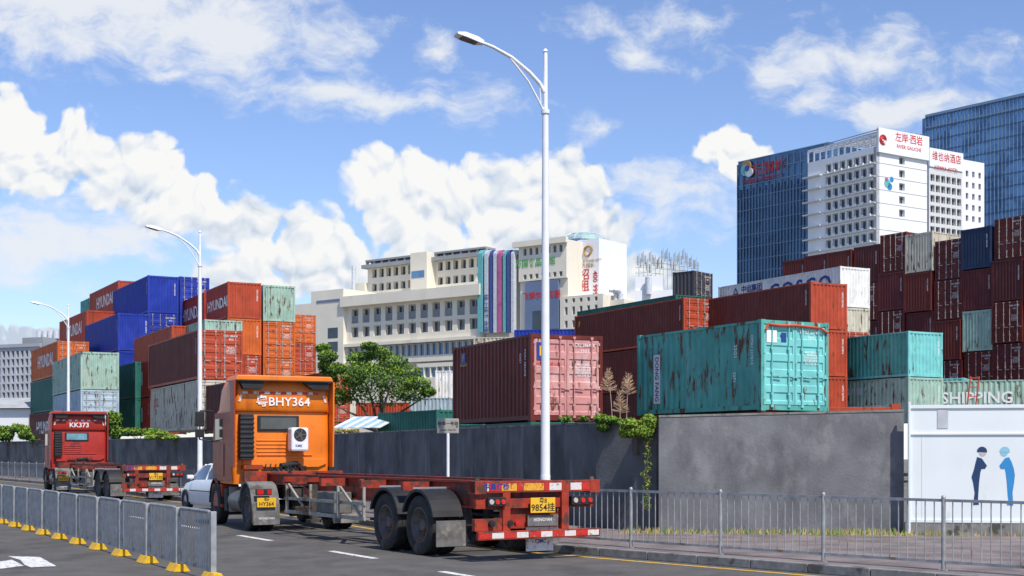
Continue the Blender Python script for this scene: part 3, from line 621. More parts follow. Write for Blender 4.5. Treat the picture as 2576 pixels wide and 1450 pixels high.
def trailer(X,Y,th,ch,label,plate,L=10.9,hw=1.215):
    r=empty('container_trailer',(X,Y,0),th,label,'trailer')
    for s in (-.6,.6):
        mb=MB(); mb.box(s-.08,s+.08,.2,L,1.26,1.30); mb.box(s-.015,s+.015,.2,L-2.4,.86,1.26); mb.box(s-.08,s+.08,.2,L-2.6,.83,.86); mb.box(s-.015,s+.015,L-2.4,L,1.08,1.26); mb.box(s-.08,s+.08,L-2.6,L,1.05,1.08)
        mb.prism([(L-2.9,.86),(L-2.4,1.08),(L-2.4,.86)],'x',s-.08,s+.08); mb.build('main_beam',ch,r)
    mb=MB(); mb.box(-hw,hw,0,.2,1.12,1.31); mb.box(-hw,-hw+.2,-.01,.22,1.10,1.315); mb.box(hw-.2,hw,-.01,.22,1.10,1.315); mb.build('rear_bolster',ch,r,bevel=.006)
    for s in (-1,1):
        mb=MB(); mb.cyl((s*(hw-.1),.1,1.31),(s*(hw-.1),.1,1.37),.05,.03,10); mb.build('twist_lock',M['dirty'],r)
    for y in (2.62,4.4,6.3,8.3): 
        mb=MB(); mb.box(-hw+.02,hw-.02,y,y+.1,1.10,1.255); mb.build('cross_member',ch,r)
    mb=MB(); mb.box(-hw,hw,L-.2,L,1.10,1.34); mb.build('front_bolster',ch,r,bevel=.006)
    for p,q in (((-.6,5.6,1.2),(-hw+.05,4.5,1.2)),((-.6,7.6,1.2),(-hw+.05,8.3,1.2)),((.6,5.6,1.2),(hw-.05,4.5,1.2))): mb=MB(); mb.bar(p,q,.07,.1); mb.build('outrigger',ch,r)
    seq=[('tapew',-hw+.22,-.95),('taper',-.95,-.72),('tapey',-.72,-.42),('taper',-.42,-.30),('tapey',-.3,.1),('taper',.1,.2),('tapew',.2,.45),('tapew',.62,.85),('taper',.85,1.02)]
    for m,a,b in seq:
        mb=MB(); mb.box(a,b-.01,-.006,-.002,1.15,1.27); mb.build('reflective_strip',M[m],r)
    text('中集灯桥',.12,M['txtblue'],r,(-.82,-.012,1.215),bold=.02)
    mb=MB(); mb.box(-hw+.03,hw-.03,-.06,.02,.36,.50); mb.build('bumper',ch,r,bevel=.008)
    k=10; w=(2*hw-.1)/k
    for i in range(k):
        mb=MB(); a=-hw+.05+i*w; mb.box(a,a+w-.012,-.066,-.061,.385,.475); mb.build('reflective_strip',M['taper' if i%2==0 else 'tapew'],r)
    for x in (-.62,.52):
        mb=MB(); mb.box(x-.07,x+.07,.0,.12,.5,1.12); mb.build('rear_upright',ch,r,bevel=.005)
    for q in ((-hw+.05,hw-.1,.06,.16,.86,1.02),(-hw+.02,-.66,.04,.14,.50,.70),(-.55,.45,.14,.2,.52,.85)):
        mb=MB(); mb.box(*q); mb.build('rear_crossbar',ch,r,bevel=.005)
    for x0,x1 in ((-.99,-.66),(.62,1.06)):
        mb=MB(); mb.box(x0,x1,-.05,.05,.90,1.05); o=mb.build('tail_light',M['black'],r,bevel=.01)
        for q,mm in enumerate(('lensw','lens','lens')):
            mb=MB(); cx=x0+(x1-x0)*(q+.5)/3; mb.cyl((cx,-.052,.975),(cx,-.066,.975),.045,.04,14); mb.build('lens',M[mm],o)
    for cx in (-.9,-.56,-.42):
        mb=MB(); mb.cyl((cx,.03,.62),(cx,-.03,.62),.055,.05,14); mb.cyl((cx,-.031,.62),(cx,-.036,.62),.025,n=10); mb.build('marker_light',M['black'] if cx!=-.42 else M['lens'],r,True)
    mb=MB(); mb.box(-.18,.30,-.03,-.015,.78,1.03); o=mb.build('number_plate',M['yellow'],r,bevel=.004)
    text('粤B',.10,M['txtblack'],o,(.06,-.033,.975)); text(plate,.155,M['txtblack'],o,(.06,-.033,.86),bold=.015)
    mb=MB(); mb.box(-.2,.38,.03,.05,.56,.74); mb.build('name_board',M['flap'],r); text('HONGYAN',.07,M['white'],r,(.09,.024,.66))
    mb=MB(); mb.box(-.17,.36,.12,.14,.14,.54); mb.build('mud_flap',M['tapew'],r); text('CIMC',.09,M['txtblue'],r,(.1,.114,.3))
    for y in (1.96,3.3):
        mb=MB(); mb.cyl((-1.0,y,.52),(1.0,y,.52),.075,n=12); mb.build('axle',M['dirty'],r)
        for s in (-1,1):
            wheel(r,s*1.10,y,.52,.52,.27,s); wheel(r,s*.80,y,.52,.52,.27,s,False)
            mb=MB(); arch(mb,min(s*.66,s*1.26),max(s*.66,s*1.26),y,.52,.60,20,165); 
            arch(mb,min(s*1.24,s*1.262),max(s*1.24,s*1.262),y,.52,.575,20,165,.05)
            mb.build('mudguard',M['black'],r,True)
            mb=MB(); mb.bar((s*.6,y+.02,1.16),(s*1.32,y+.02,1.16),.03); mb.build('mudguard_bracket',M['chrome'],r)
    for s in (-1,1):
        mb=MB(); mb.box(min(s*.66,s*1.24),max(s*.66,s*1.24),1.28,1.30,.18,.62); mb.build('mud_flap',M['flap'],r)
        mb=MB()
        for y in (1.3,2.62,4.0): mb.box(s*.6-.06,s*.6+.06,y,y+.18,.55,.83)
        mb.bar((s*.6,1.4,.62),(s*.6,4.1,.62),.07,.05); mb.build('suspension',M['dirty'],r)
    for s in (-1,1):
        mb=MB(); x=s*1.14
        mb.bar((x,4.35,.52),(x,8.4,.52),.04,.07); mb.bar((x,4.35,.80),(x,8.4,.80),.04,.06)
        for y in (4.4,5.6,7.0,8.3): mb.bar((x,y,.5),(x,y,1.12),.05,.05)
        for a,b in ((4.5,5.5),(7.2,8.2)): mb.bar((x,a,.55),(x,b,1.1),.04,.04)
        mb.build('side_guard',M['sguard'],r)
    for s in (-1,1):
        mb=MB(); mb.box(s*.75-.06,s*.75+.06,7.7,7.84,.35,1.1); mb.box(s*.75-.12,s*.75+.12,7.62,7.92,.30,.36); mb.build('landing_leg',M['dirty'],r)
    mb=MB(); mb.cyl((-.3,5.0,.95),(-.3,6.2,.95),.13,n=14); mb.build('air_tank',M['dirty'],r,True)
    mb=MB(); mb.box(-1.05,-.66,6.0,6.9,.55,.98); mb.build('tool_box',M['guard'],r,bevel=.02)
    mb=MB(); mb.tube([(-.45,1.0,1.0),(-.3,3.,.92),(-.4,5.,1.),(-.35,8.,.95),(-.2,10.2,1.2),(-.1,10.9,1.45)],.02,6); mb.build('air_hose',M['black'],r,True)
    return r
def rr(x0,x1,y0,y1,z,rc,n=4):
    pts=[]
    for cx,cy,a0 in ((x1-rc,y1-rc,0),(x0+rc,y1-rc,90),(x0+rc,y0+rc,180),(x1-rc,y0+rc,270)):
        for k in range(n+1): t=rad(a0+90*k/n); pts.append((cx+rc*math.cos(t),cy+rc*math.sin(t),z))
    return pts
def tractor(X,Y,th,cm,cs,label,t1,t2,glass,ac=True):
    r=empty('tractor_truck',(X,Y,0),th,label,'truck')
    for s in (-.42,.42): mb=MB(); mb.box(s-.04,s+.04,0,4.4,.72,.98); mb.build('frame_rail',M['dirty'],r)
    for y in (.0,1.5): mb=MB(); mb.box(-.38,.38,y,y+.1,.74,.96); mb.build('cross_member',M['dirty'],r)
    mb=MB(); mb.prism([(.2,1.0),(1.3,1.0),(1.2,1.045),(.4,1.045)],'x',-.45,.45); mb.build('fifth_wheel',M['dirty'],r)
    for y,du in ((.76,True),(4.0,False)):
        mb=MB(); mb.cyl((-1,y,.5),(1,y,.5),.08,n=12); 
        if du: mb.cyl((-.2,y,.52),(.2,y,.52),.22,n=14)
        mb.build('axle',M['dirty'],r)
        for s in (-1,1):
            wheel(r,s*1.08,y,.51,.51,.27,s)
            if du: wheel(r,s*.78,y,.51,.51,.27,s,False)
    for s in (-1,1):
        a,b=min(s*.62,s*1.25),max(s*.62,s*1.25)
        mb=MB(); arch(mb,a,b,.76,.51,.58,15,180,.025); arch(mb,min(s*1.22,s*1.252),max(s*1.22,s*1.252),.76,.51,.56,15,180,.05); mb.box(a,b,.13,.16,.2,.62); mb.build('mudguard',M['guard'],r,True)
        mb=MB(); mb.box(s*.98-.2,s*.98+.16,.06,.12,.82,.96); o=mb.build('tail_light',M['black'],r,bevel=.01)
        for q0,q1 in ((-.17,-.03),(.06,.14)): mb=MB(); mb.box(s*.98+q0,s*.98+q1,.05,.058,.84,.94); mb.build('lens',M['lens'],o)
        mb=MB(); mb.box(s*.93-.3,s*.93+.3,.085,.125,.16,.46) ; mb.build('mud_flap',M['flap'],r)
    mb=MB(); mb.box(-1.15,-.72,.07,.085,.55,.76); o=mb.build('number_plate',M['yellow'],r,bevel=.003)
    text('粤B',.075,M['txtblack'],o,(-.94,.066,.72)); text(t2,.12,M['txtblack'],o,(-.94,.066,.62),bold=.015); text('HONGYAN',.07,M['white'],r,(-.93,.08,.30))
    mb=MB(); mb.cyl((-.95,1.55,.62),(-.95,2.6,.62),.27,n=18); mb.build('fuel_tank',M['tank'],r,True)
    mb=MB(); mb.box(.65,1.15,1.6,2.6,.35,.9); mb.build('battery_box',M['dirty'],r,bevel=.02)
    mb=MB(); mb.cyl((-.95,2.75,.35),(-.95,2.75,.95),.2,n=16); mb.build('silencer',M['tank'],r,True)
    mb=MB(); mb.box(-1.15,-.7,2.98,3.3,.35,.9); mb.build('tool_box',M['dirty'],r,bevel=.02)
    mb=MB(); mb.cyl((-.25,2.05,1.25),(.25,2.05,1.25),.16,n=14); mb.cyl((-.1,1.95,1.45),(.35,2.1,1.5),.07,n=10); mb.box(-.5,-.2,1.9,2.3,1.1,1.35); mb.cyl((.45,2.0,1.1),(.45,2.0,1.45),.09,n=12)
    for k in range(8):
        x=-.45+k*.12; mb.tube([(x,1.9,1.05),(x+.05,1.75,1.2+.03*(k%3)),(x-.02,1.95,1.42+.02*(k%2)),(x+.06,2.2,1.5)],.016,6)
    mb.build('engine_hose_bundle',M['black'],r,True)
    y0,y1=2.22,4.3
    mb=MB(); mb.loft([rr(-1.16,1.16,y0+.05,y1,1.02,.1),rr(-1.2,1.2,y0,y1+.05,1.5,.12),rr(-1.2,1.2,y0,y1,2.1,.12),rr(-1.19,1.19,y0,y1-.15,2.70,.14),rr(-1.17,1.17,y0+.02,y1-.35,2.80,.16)]); mb.build('cab_body',cm,r,True)
    for s in (-1,1):
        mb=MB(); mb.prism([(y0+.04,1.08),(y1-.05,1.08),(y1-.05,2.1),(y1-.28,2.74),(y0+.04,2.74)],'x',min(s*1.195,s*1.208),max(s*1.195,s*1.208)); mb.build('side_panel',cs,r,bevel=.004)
    mb=MB(); mb.loft([rr(-1.16,1.16,y0-.06,y1-.3,2.76,.1),rr(-1.15,1.15,y0-.10,y1-.4,2.82,.1),rr(-1.13,1.13,y0-.10,y1-.6,3.30,.1),rr(-1.10,1.10,y0-.04,y1-.9,3.50,.08),rr(-1.05,1.05,y0+.1,y1-1.1,3.56,.08)]); mb.build('roof_fairing',cm,r,True)
    mb=MB(); mb.prism([(-1.2,3.48),(1.2,3.48),(1.14,3.60),(-1.14,3.60)],'y',y0-.32,y0+.7); mb.build('roof_spoiler',cm,r,bevel=.02)
    mb=MB(); mb.prism([(-1.17,3.46),(1.17,3.46),(1.17,3.485),(-1.17,3.485)],'y',y0-.33,y0-.1); mb.build('spoiler_underside',M['black'],r)
    for a,b in ((-1.08,-.50),(.45,1.08)):
        mb=MB(); mb.prism([(a,3.46),(b,3.46),(b-.05 if b<0 else b,3.28),(a+.08 if a<0 else a+.25,3.28)],'y',y0-.28,y0-.10); mb.build('roof_vent',M['black'],r)
    for s in (-1,1):
        mb=MB(); mb.prism([(y0-.24,1.42),(y0+.1,1.42),(y0+.1,3.47),(y0-.30,3.47),(y0-.28,2.4)],'x',min(s*1.19,s*1.23),max(s*1.19,s*1.23)); mb.build('side_deflector',cm if s>0 else cs,r,bevel=.01)  # left deflector takes the painted shade tone, right one the lit orange
    mb=MB(); mb.prism([(-.95,1.50),(-.35,1.42),(.9,1.42),(1.1,1.5),(1.1,1.62),(-.95,1.62)],'y',y0-.05,y0-.002); mb.box(-.6,.75,y0-.03,y0-.002,1.70,1.73); 
    for k in range(4): mb.box(-.62,.1,y0-.02,y0-.002,1.78+k*.09,1.81+k*.09)
    mb.build('rear_rib_panel',cm,r,bevel=.006)
    mb=MB(); mb.box(-.60,.42,y0-.035,y0-.002,2.28,2.66); o=mb.build('rear_window',M['black'],r,bevel=.03)
    mb=MB(); mb.box(-.53,.35,y0-.045,y0-.037,2.33,2.61); mb.build('pane',glass,o,bevel=.02)
    mb=MB(); mb.box(-1.06,-.74,y0-.24,y0-.01,1.6,2.68)
    for k in range(9): mb.box(-1.07,-.73,y0-.26,y0-.242,1.66+k*.112,1.71+k*.112)
    mb.build('air_intake',M['black'],r,bevel=.02)
    mb=MB(); mb.box(-1.0,-.55,y0-.35,y0-.06,1.38,1.48); mb.build('step_bracket',cs,r)
    k=14
    for i in range(k):
        a=-.98+i*1.86/k; mb=MB(); mb.box(a,a+1.86/k-.01,y0-.118,y0-.104,3.17,3.225); mb.build('reflective_strip',M['taper' if i%2 else 'tapew'],r)
    for s in (-1,1): mb=MB(); mb.bar((s*1.0,y0-.112,3.15),(s*1.06,y0-.112,2.98),.012,.05); mb.build('reflective_strip',M['tapew'],r)
    text(t1,.29,M['white'],r,(.0,y0-.125,2.98),sx=1.05,bold=.012)
    for s in (-1,1):
        mb=MB(); mb.box(min(s*1.2,s*1.217),max(s*1.2,s*1.217),y0+.95,y1-.35,2.05,2.60); mb.build('side_window',M['glass'],r,bevel=.004)
        mb=MB(); mb.tube([(s*1.2,y1-.1,2.8),(s*1.5,y1+.05,2.82),(s*1.52,y1+.05,2.1),(s*1.2,y1-.05,2.05)],.018,6); mb.build('mirror_arm',M['black'],r)
        for z0,z1 in ((2.42,2.80),(2.15,2.36)): mb=MB(); mb.box(s*1.52-.11,s*1.52+.11,y1-.02,y1+.07,z0,z1); mb.build('side_mirror',M['black'],r,bevel=.02)
        mb=MB(); mb.box(min(s*.75,s*1.19),max(s*.75,s*1.19),3.4,4.5,.42,1.0); mb.build('step_panel',cs,r,bevel=.03)
        mb=MB(); arch(mb,min(s*.8,s*1.22),max(s*.8,s*1.22),4.0,.51,.6,0,180,.03); mb.build('front_mudguard',M['black'],r,True)
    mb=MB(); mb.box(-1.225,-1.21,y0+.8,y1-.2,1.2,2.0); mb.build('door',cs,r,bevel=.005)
    mb=MB(); mb.box(-1.05,1.05,y1-.15,y1-.02,2.1,2.66); mb.build('windscreen',M['glass'],r)
    if ac:
        mb=MB(); mb.box(.12,.55,y0-.42,y0-.06,1.80,2.37); o=mb.build('air_conditioner',M['whitem'],r,bevel=.05)
        mb=MB(); mb.cyl((.335,y0-.425,2.2),(.335,y0-.435,2.2),.155,n=24); mb.build('fan_grille',M['black'],o)
        mb=MB()
        for q in (.05,.09,.13):
            pts=[(.335+q*math.cos(t*.3927),y0-.44,2.2+q*math.sin(t*.3927)) for t in range(17)]; mb.tube(pts,.005,5)
        for t in range(5): mb.bar((.335,y0-.44,2.2),(.335+.14*math.cos(t*1.257),y0-.44,2.2+.14*math.sin(t*1.257)),.02)
        mb.cyl((.335,y0-.436,2.2),(.335,y0-.445,2.2),.04,n=12); mb.build('fan_ring',M['tank'],o)
        text('KME',.085,M['txtblue'],o,(.30,y0-.424,1.93),bold=.02)
    return r
trailer(.447,22.32,rad(31),M['chassis'],'empty red skeletal container trailer with yellow plate hitched to the orange cab','9854挂')
tractor(-4.60,30.5,rad(25),M['cab'],M['cabredshade'],'orange truck cab with white air conditioner box on its back','粤BHY364','HY364',M['glass'])
trailer(-14+1.13,48+.6,rad(30),M['chassis2'],'empty dark red container trailer behind the red cab','V172挂',hw=1.15)
tractor(-18.35,58.3,rad(26),M['cab2'],M['cab2'],'smaller red truck cab with dark roof vents in the left distance','KK373','KK373',M['cyan'],False)
def car(X,Y,th):
    r=empty('parked_car',(X,Y,0),th,'white sedan mostly hidden in front of the orange truck','car')
    def sec(y,w,z0,z1,t=.08): return [(-w,y,z0+.1),(-w+t,y,z0),(w-t,y,z0),(w,y,z0+.1),(w,y,z1-.18),(w-t,y,z1-.03),(w-.25,y,z1),(-w+.25,y,z1),(-w+t,y,z1-.03),(-w,y,z1-.18)]
    mb=MB(); mb.loft([sec(0,.74,.36,.86),sec(.12,.84,.26,1.0),sec(.6,.9,.22,1.05),(sec(1.6,.91,.2,1.0)),sec(3.0,.91,.2,.97),sec(3.9,.88,.2,.86),sec(4.4,.80,.24,.70),sec(4.58,.62,.3,.6)]); mb.build('body',M['carw'],r,True)
    mb=MB(); mb.loft([rr(-.80,.80,.55,3.45,.93,.15),rr(-.74,.74,.85,3.0,1.18,.15),rr(-.62,.62,1.2,2.55,1.40,.15)]); mb.build('window_glass',M['glass'],r,True)
    mb=MB(); mb.loft([rr(-.64,.64,1.15,2.6,1.395,.15),rr(-.56,.56,1.3,2.45,1.45,.15)]); mb.build('roof',M['carw'],r,True)
    for s in (-1,1):
        for p,q,w1 in (((s*.79,.6,.98),(s*.61,1.25,1.40),.06),((s*.79,3.4,.95),(s*.61,2.55,1.40),.05),((s*.80,1.95,.97),(s*.63,1.9,1.40),.04)): mb=MB(); mb.bar(p,q,w1,.05); mb.build('roof_pillar',M['carw'],r)
    for s in (-1,1):
        for y in (.85,3.65): wheel(r,s*.83,y,.33,.33,.2,s)
        mb=MB(); mb.box(s*.98-.1,s*.98+.1,2.85,2.98,.98,1.1); mb.build('side_mirror',M['carw'],r,bevel=.03)
        mb=MB(); mb.box(s*.7-.14,s*.7+.14,-.01,.1,.74,.88); mb.build('tail_light',M['lens'],r,bevel=.02)
        mb=MB(); mb.box(s*.66-.15,s*.66+.15,4.38,4.5,.55,.66); mb.build('headlight',M['lensw'],r,bevel=.02)
        mb=MB(); mb.box(min(s*.905,s*.915),max(s*.905,s*.915),1.2,3.2,.62,.65); mb.build('door_trim',M['guard'],r)
    return r
car(-7.3,38.5,rad(31))
# ---------------- buildings
class Bld:
    def __init__(s,name,px,Y,th,label,cat='building'):
        s.O=(at(px,Y),Y); s.th=rad(th); s.r=empty(name,(s.O[0],s.O[1],0),s.th,label,cat)
    def fx(s,px,py=0,off=0):
        c,n=math.cos(s.th),math.sin(s.th); ox=s.O[0]-off*n; oy=s.O[1]+off*c; r=(px-CX)/F
        a=(r*oy-ox)/(c-r*n); return a,zat(py,oy+a*n)
    def fy(s,px,py=0,off=0):
        c,n=math.cos(s.th),math.sin(s.th); ox=s.O[0]+off*c; oy=s.O[1]+off*n; r=(px-CX)/F
        b=(ox-r*oy)/(n+r*c); return b,zat(py,oy+b*c)
WM={}
def wmesh():
    if 'f' in WM: return WM['f'],WM['p']
    mb=MB(); mb.box(0,1,0,.05,0,.06);mb.box(0,1,0,.05,.94,1);mb.box(0,.05,0,.05,.06,.94);mb.box(.95,1,0,.05,.06,.94);mb.box(.48,.52,0,.05,.06,.94); WM['f']=finish(mb,'window')
    mb=MB(); mb.add([(.04,.03,.04),(.96,.03,.04),(.96,.03,.96),(.04,.03,.96)],[(0,1,2,3)]); WM['p']=finish(mb,'pane'); return WM['f'],WM['p']
def facade(parent,Mx,a0,a1,z0,z1,rows,cols,wm,gm=None,fm=None,depth=.5,name='facade_wall'):
    mb=MB(Mx); zz=z0
    for (ra,rb) in rows:
        if ra>zz: mb.box(a0,a1,0,depth,zz,ra)
        x=a0
        for (ca,cb) in cols:
            if ca>x: mb.box(x,ca,0,depth,ra,rb)
            x=cb
        if a1>x: mb.box(x,a1,0,depth,ra,rb)
        zz=rb
    if z1>zz: mb.box(a0,a1,0,depth,zz,z1)
    mb.build(name,wm,parent)
    f,p=wmesh()
    for (ra,rb) in rows:
        for (ca,cb) in cols:
            o=inst('window',f,fm or M['frame'],parent); o.matrix_local=(Mx or Matrix())@Matrix.Translation((ca,depth*.7,ra))@Matrix.Diagonal((cb-ca,depth*1.2,rb-ra,1))
            inst('pane',p,gm or M['bglass'],o)
def even(a,b,n,frac=.6):
    w=(b-a)/n; return [(a+w*(i+.5-frac/2),a+w*(i+.5+frac/2)) for i in range(n)]
SIDE=lambda off: Matrix.Translation((off,0,0))@Matrix.Rotation(rad(90),4,'Z')
b=Bld('office_building',1215,270,-37,'cream office complex with louvred storeys and blue rooftop slab')
a0,_=b.fx(795); zt=b.fx(1215,716)[1]
aL,_=b.fx(872)
zr=lambda y,px=1195: b.fx(px,y)[1]
rows=[(zr(945),zr(918)),(zr(888),zr(855)),(zr(828),zr(800)),(zr(790),zr(752))]
mb=MB(); mb.box(a0,0,1.1,24,0,zt-.3); mb.build('main_block',M['wallw'],b.r)
facade(b.r,None,aL,0,rows[1][1]+.8,zt-2.2,[rows[2],rows[3]],even(aL+.8,-.8,11,.62),M['wallw'],depth=1.05)
for (x0,x1) in even(aL+.8,-.8,11,.62):
    mb=MB(); z0=rows[3][0]; mb.box(x0,x1,.26,.3,z0+.1,z0+1.6)
    for k in range(5): z=z0+.25+k*.27; mb.box(x0,x1,.2,.27,z,z+.14)
    mb.build('louvre',M['wallg'],b.r)
mb=MB(); mb.box(aL-.5,.3,-1.6,1.0,zt-2.2,zt); mb.build('cornice',M['wallw'],b.r)
mb=MB(); mb.box(aL,0,-.9,.55,rows[1][1]+.1,rows[1][1]+.75); mb.build('ledge',M['wallw'],b.r)
facade(b.r,None,aL,0,rows[0][1]+1.2,rows[1][1],[rows[1]],even(aL+.2,-.2,22,.93),M['wallw'],M['cwd'],depth=.8)
aM=b.fx(1048)[0]
facade(b.r,None,aM,0,0,rows[0][1]+.8,[rows[0]],even(aM+.2,-.2,10,.93),M['wallw'],M['cwd'],depth=.8)
mb=MB(); mb.box(a0-.5,aL-.02,-1.0,12,0,b.fx(795,742)[1]+.6); mb.build('stair_tower',M['wallw'],b.r)
for yy in (840,875): mb=MB(); mb.box(b.fx(833)[0],b.fx(858)[0],-1.04,-1.005,b.fx(845,yy+12)[1],b.fx(845,yy-14)[1]); mb.build('window',M['bglass'],b.r)
mb=MB(); mb.box(b.fx(805)[0],b.fx(868)[0],-1.1,-1.005,b.fx(830,762)[1],b.fx(830,756)[1]); mb.build('grey_band',M['bgrey'],b.r)
mb=MB(); mb.box(b.fx(700)[0],a0-.52,2,14,0,b.fx(760,762)[1]); mb.build('annex',M['wallw'],b.r); 
U=14.; u0=b.fx(925,0,U)[0]; u1=b.fx(1225,0,U)[0]; ut=b.fx(1215,622,U)[1]
ur=lambda y: b.fx(1200,y,U)[1]
mb=MB(); mb.box(u0,u1,U+1.1,U+16,zt-.3,ut-.5); mb.build('upper_block',M['wallw'],b.r)
facade(b.r,Matrix.Translation((0,U,0)),u0,u1,zt-.25,ut-2.,[(ur(708),ur(688)),(ur(672),ur(648))],even(u0+1,u1-1,15,.66),M['wallw'],depth=1.05)
mb=MB(); mb.box(u0-.6,u1,U-1.5,U+1.,ut-2.,ut-1.2); mb.box(u0-.3,u1,U-.5,U+3,ut-.4,ut); 
for i in range(16): x=u0+(u1-u0)*i/15; mb.box(x-.2,x+.2,U-.4,U+.2,ut-1.2,ut-.4)
mb.build('roof_cornice',M['wallg'],b.r)
mb=MB(); mb.box(b.fx(1055,0,U)[0],b.fx(1096,0,U)[0],U-3,U,zt,ur(625)); mb.build('stair_core',M['wallw'],b.r)
mb=MB(); mb.box(b.fx(893,0,U)[0],u0,U-1,U+6,zt-.3,b.fx(900,715,U)[1]); mb.build('stair_core',M['wallw'],b.r)
o=MB(); o.box(b.fx(1058,0,U)[0],b.fx(1090,0,U)[0],U-3.06,U-3.01,ur(690),ur(672)); o.build('window',M['cw'],b.r)
mb=MB(); mb.cyl((b.fx(905,0,U)[0],U-2,zt-8),(b.fx(905,0,U)[0],U-2,b.fx(905,672,U)[1]),.45,n=12); mb.build('roof_duct',M['silver'],b.r,True)
for i,(px,wd,m) in enumerate(((1217,13,'tealp'),(1232,10,'silver'),(1244,7,'bluep'),(1254,9,'silver'),(1265,11,'pink'),(1277,7,'tealp'),(1287,8,'bluep'),(1298,8,'silver'))):
    xa=b.fx(px-wd*.42)[0]; xb=b.fx(px+wd*.42)[0]; z0=b.fx(px,838)[1]; z1=b.fx(px,640)[1]; mb=MB()
    mb.prism([(-1.2,z0),(-.3,z0),(-.3,z1-.2),(2.0,z1-.2),(2.0,z1+.8),(-.3,z1+.8),(-.9,z1+.5),(-1.2,z1)],'x',xa,xb); mb.build('duct',M[m],b.r)
text('线上线下 合理',1.2,M['txtblue'],b.r,(b.fx(1232)[0],-1.3,b.fx(1232,790)[1]),RF,-90)
R0=b.fx(1308)[0]; R1=b.fx(1428)[0]; rt=b.fx(1320,612)[1]
mb=MB(); mb.box(.02,R0-.02,.8,20,0,rt-1.5); mb.build('duct_backing_wall',M['wallw'],b.r)
mb=MB(); mb.box(R0+.02,R1,.1,20,0,rt-.2); mb.build('right_block',M['wallw'],b.r)
rz=lambda y,px=1365:b.fx(px,y)[1]
cc=even(R0+.8,R1-.6,7,.55)
facade(b.r,Matrix.Translation((0,-.42,0)),R0,R1,rz(705),rt,[(rz(700),rz(688)),(rz(640),rz(622))],cc,M['wallw'],depth=.5)
mb=MB(); mb.box(R0-1,R1+.4,-1.2,-.44,rt-.9,rt+.2); mb.build('cornice',M['wallw'],b.r)
text('万国食品城馆',1.7,M['greenp'],b.r,((R0+b.fx(1392)[0])/2,-.5,rz(661)),RF,0,.95,.015)
g0=b.fx(1325)[0]; g1=b.fx(1408)[0]
mb=MB(); mb.box(g0,g1,-.55,.05,rz(830),rz(708)); mb.build('blue_sign_board',M['bgrey'],b.r)
text('飞博尔科仪器',1.6,M['txtred'],b.r,((g0+g1)/2,-.6,rz(745)),RF,0,.95,.015)
mb=MB(); mb.box(b.fx(1345)[0],b.fx(1385)[0],-.62,-.56,rz(840),rz(782)); mb.build('shopfront_glass',M['bglass'],b.r)
facade(b.r,Matrix.Translation((0,-.42,0)),b.fx(1412)[0],b.fx(1520)[0],0,rz(752),[(rz(830),rz(812)),(rz(798),rz(778)),(rz(768),rz(758))],even(b.fx(1418)[0],b.fx(1512)[0],5,.4),M['wallw'],depth=.5)
mb=MB(); mb.box(b.fx(1412)[0],b.fx(1520)[0],.1,18,0,rz(752)-.1); mb.build('right_wing_block',M['wallw'],b.r)
for px in (1528,1540): 
    x=b.fx(px)[0]; z=b.fx(px,752)[1]; mb=MB(); mb.cyl((x,3,z),(x,3,z+1.2),.5,n=12); mb.tube([(x,3,z+1.2),(x-.2,2.6,z+1.8),(x-.9,2.,z+1.9)],.45,10); mb.build('roof_vent',M['silver'],b.r,True)
mb=MB(); mb.box(b.fx(1520)[0]+.02,b.fx(1555)[0],2,12,0,b.fx(1530,752)[1]); mb.build('side_block',M['wallw'],b.r)
T=6.; mb=MB(); mb.box(b.fx(1405,0,T)[0],b.fx(1459,0,T)[0],T,T+9,20,b.fx(1430,602,T)[1]); mb.build('blue_slab',M['bgrey'],b.r)
t0=b.fx(1460,0,T)[0]; t1_=b.fx(1514,0,T)[0]; tz=b.fx(1485,604,T)[1]
mb=MB(); mb.box(t0,t1_,T-1,T+9,20,tz); mb.build('white_slab',M['bw'],b.r)
tc_=(t0+t1_)/2; q=lambda y:b.fx(1486,y,T)[1]
text('WORLD FOOD CITY',.68,M['txtgold'],b.r,(tc_,T-1.05,q(659)),bold=.02); text('万国城',1.0,M['txtgold'],b.r,(tc_,T-1.05,q(671)),bold=.01)
text('招\n租',2.3,M['txtred'],b.r,(t0+1.7,T-1.05,q(708)),bold=.012); text('400 999',1.45,M['txtred'],b.r,(t1_-.9,T-1.05,q(716)),RF,-90,bold=.02)
for k in range(3):
    pts=[(tc_+(1.1-.25*k)*math.cos(t*.35+k*2.1),T-1.1,q(636)+(1.1-.2*k)*math.sin(t*.35+k*2.1)) for t in range(9)]; mb=MB(); mb.tube(pts,[.04,.10,.15,.19,.2,.19,.15,.09,.04],6); mb.build('swirl_logo',M['txtgold'],b.r)
dc=b.fx(1432,0,T)[0]; dz_=b.fx(1430,602,T)[1]; mb=MB(); rs=[]
for k in range(6):
    t=k/5*math.pi/2; rs.append([(dc+4.6*math.cos(t)*math.cos(a*math.pi/9)+.001,T+5+4.6*math.cos(t)*math.sin(a*math.pi/9),dz_+1.9*math.sin(t)) for a in range(18)])
mb.loft(rs,0,False); mb.build('glass_dome',mat('dome glass',(.30,.45,.42),.2,0,.2,1),b.r); mb=MB()
for a in range(0,18,2): mb.tube([rs[k][a] for k in range(6)],.09,5)
for k in (1,3): mb.tube(rs[k]+[rs[k][0]],.07,5)
mb.build('dome_ribs',M['silver'],b.r)
b2=Bld('antenna_building',1598,240,-10,'white rooftop block bristling with lattice antenna masts')
e=b2.fx(1712)[0]; z=b2.fx(1600,700)[1]; mb=MB(); mb.box(0,e,0,9,0,z-2.2); mb.build('block',M['bw'],b2.r); mb=MB(); mb.box(0,e*.6,.5,6,z-2.19,z+.3); mb.build('roof_house',M['bw'],b2.r)
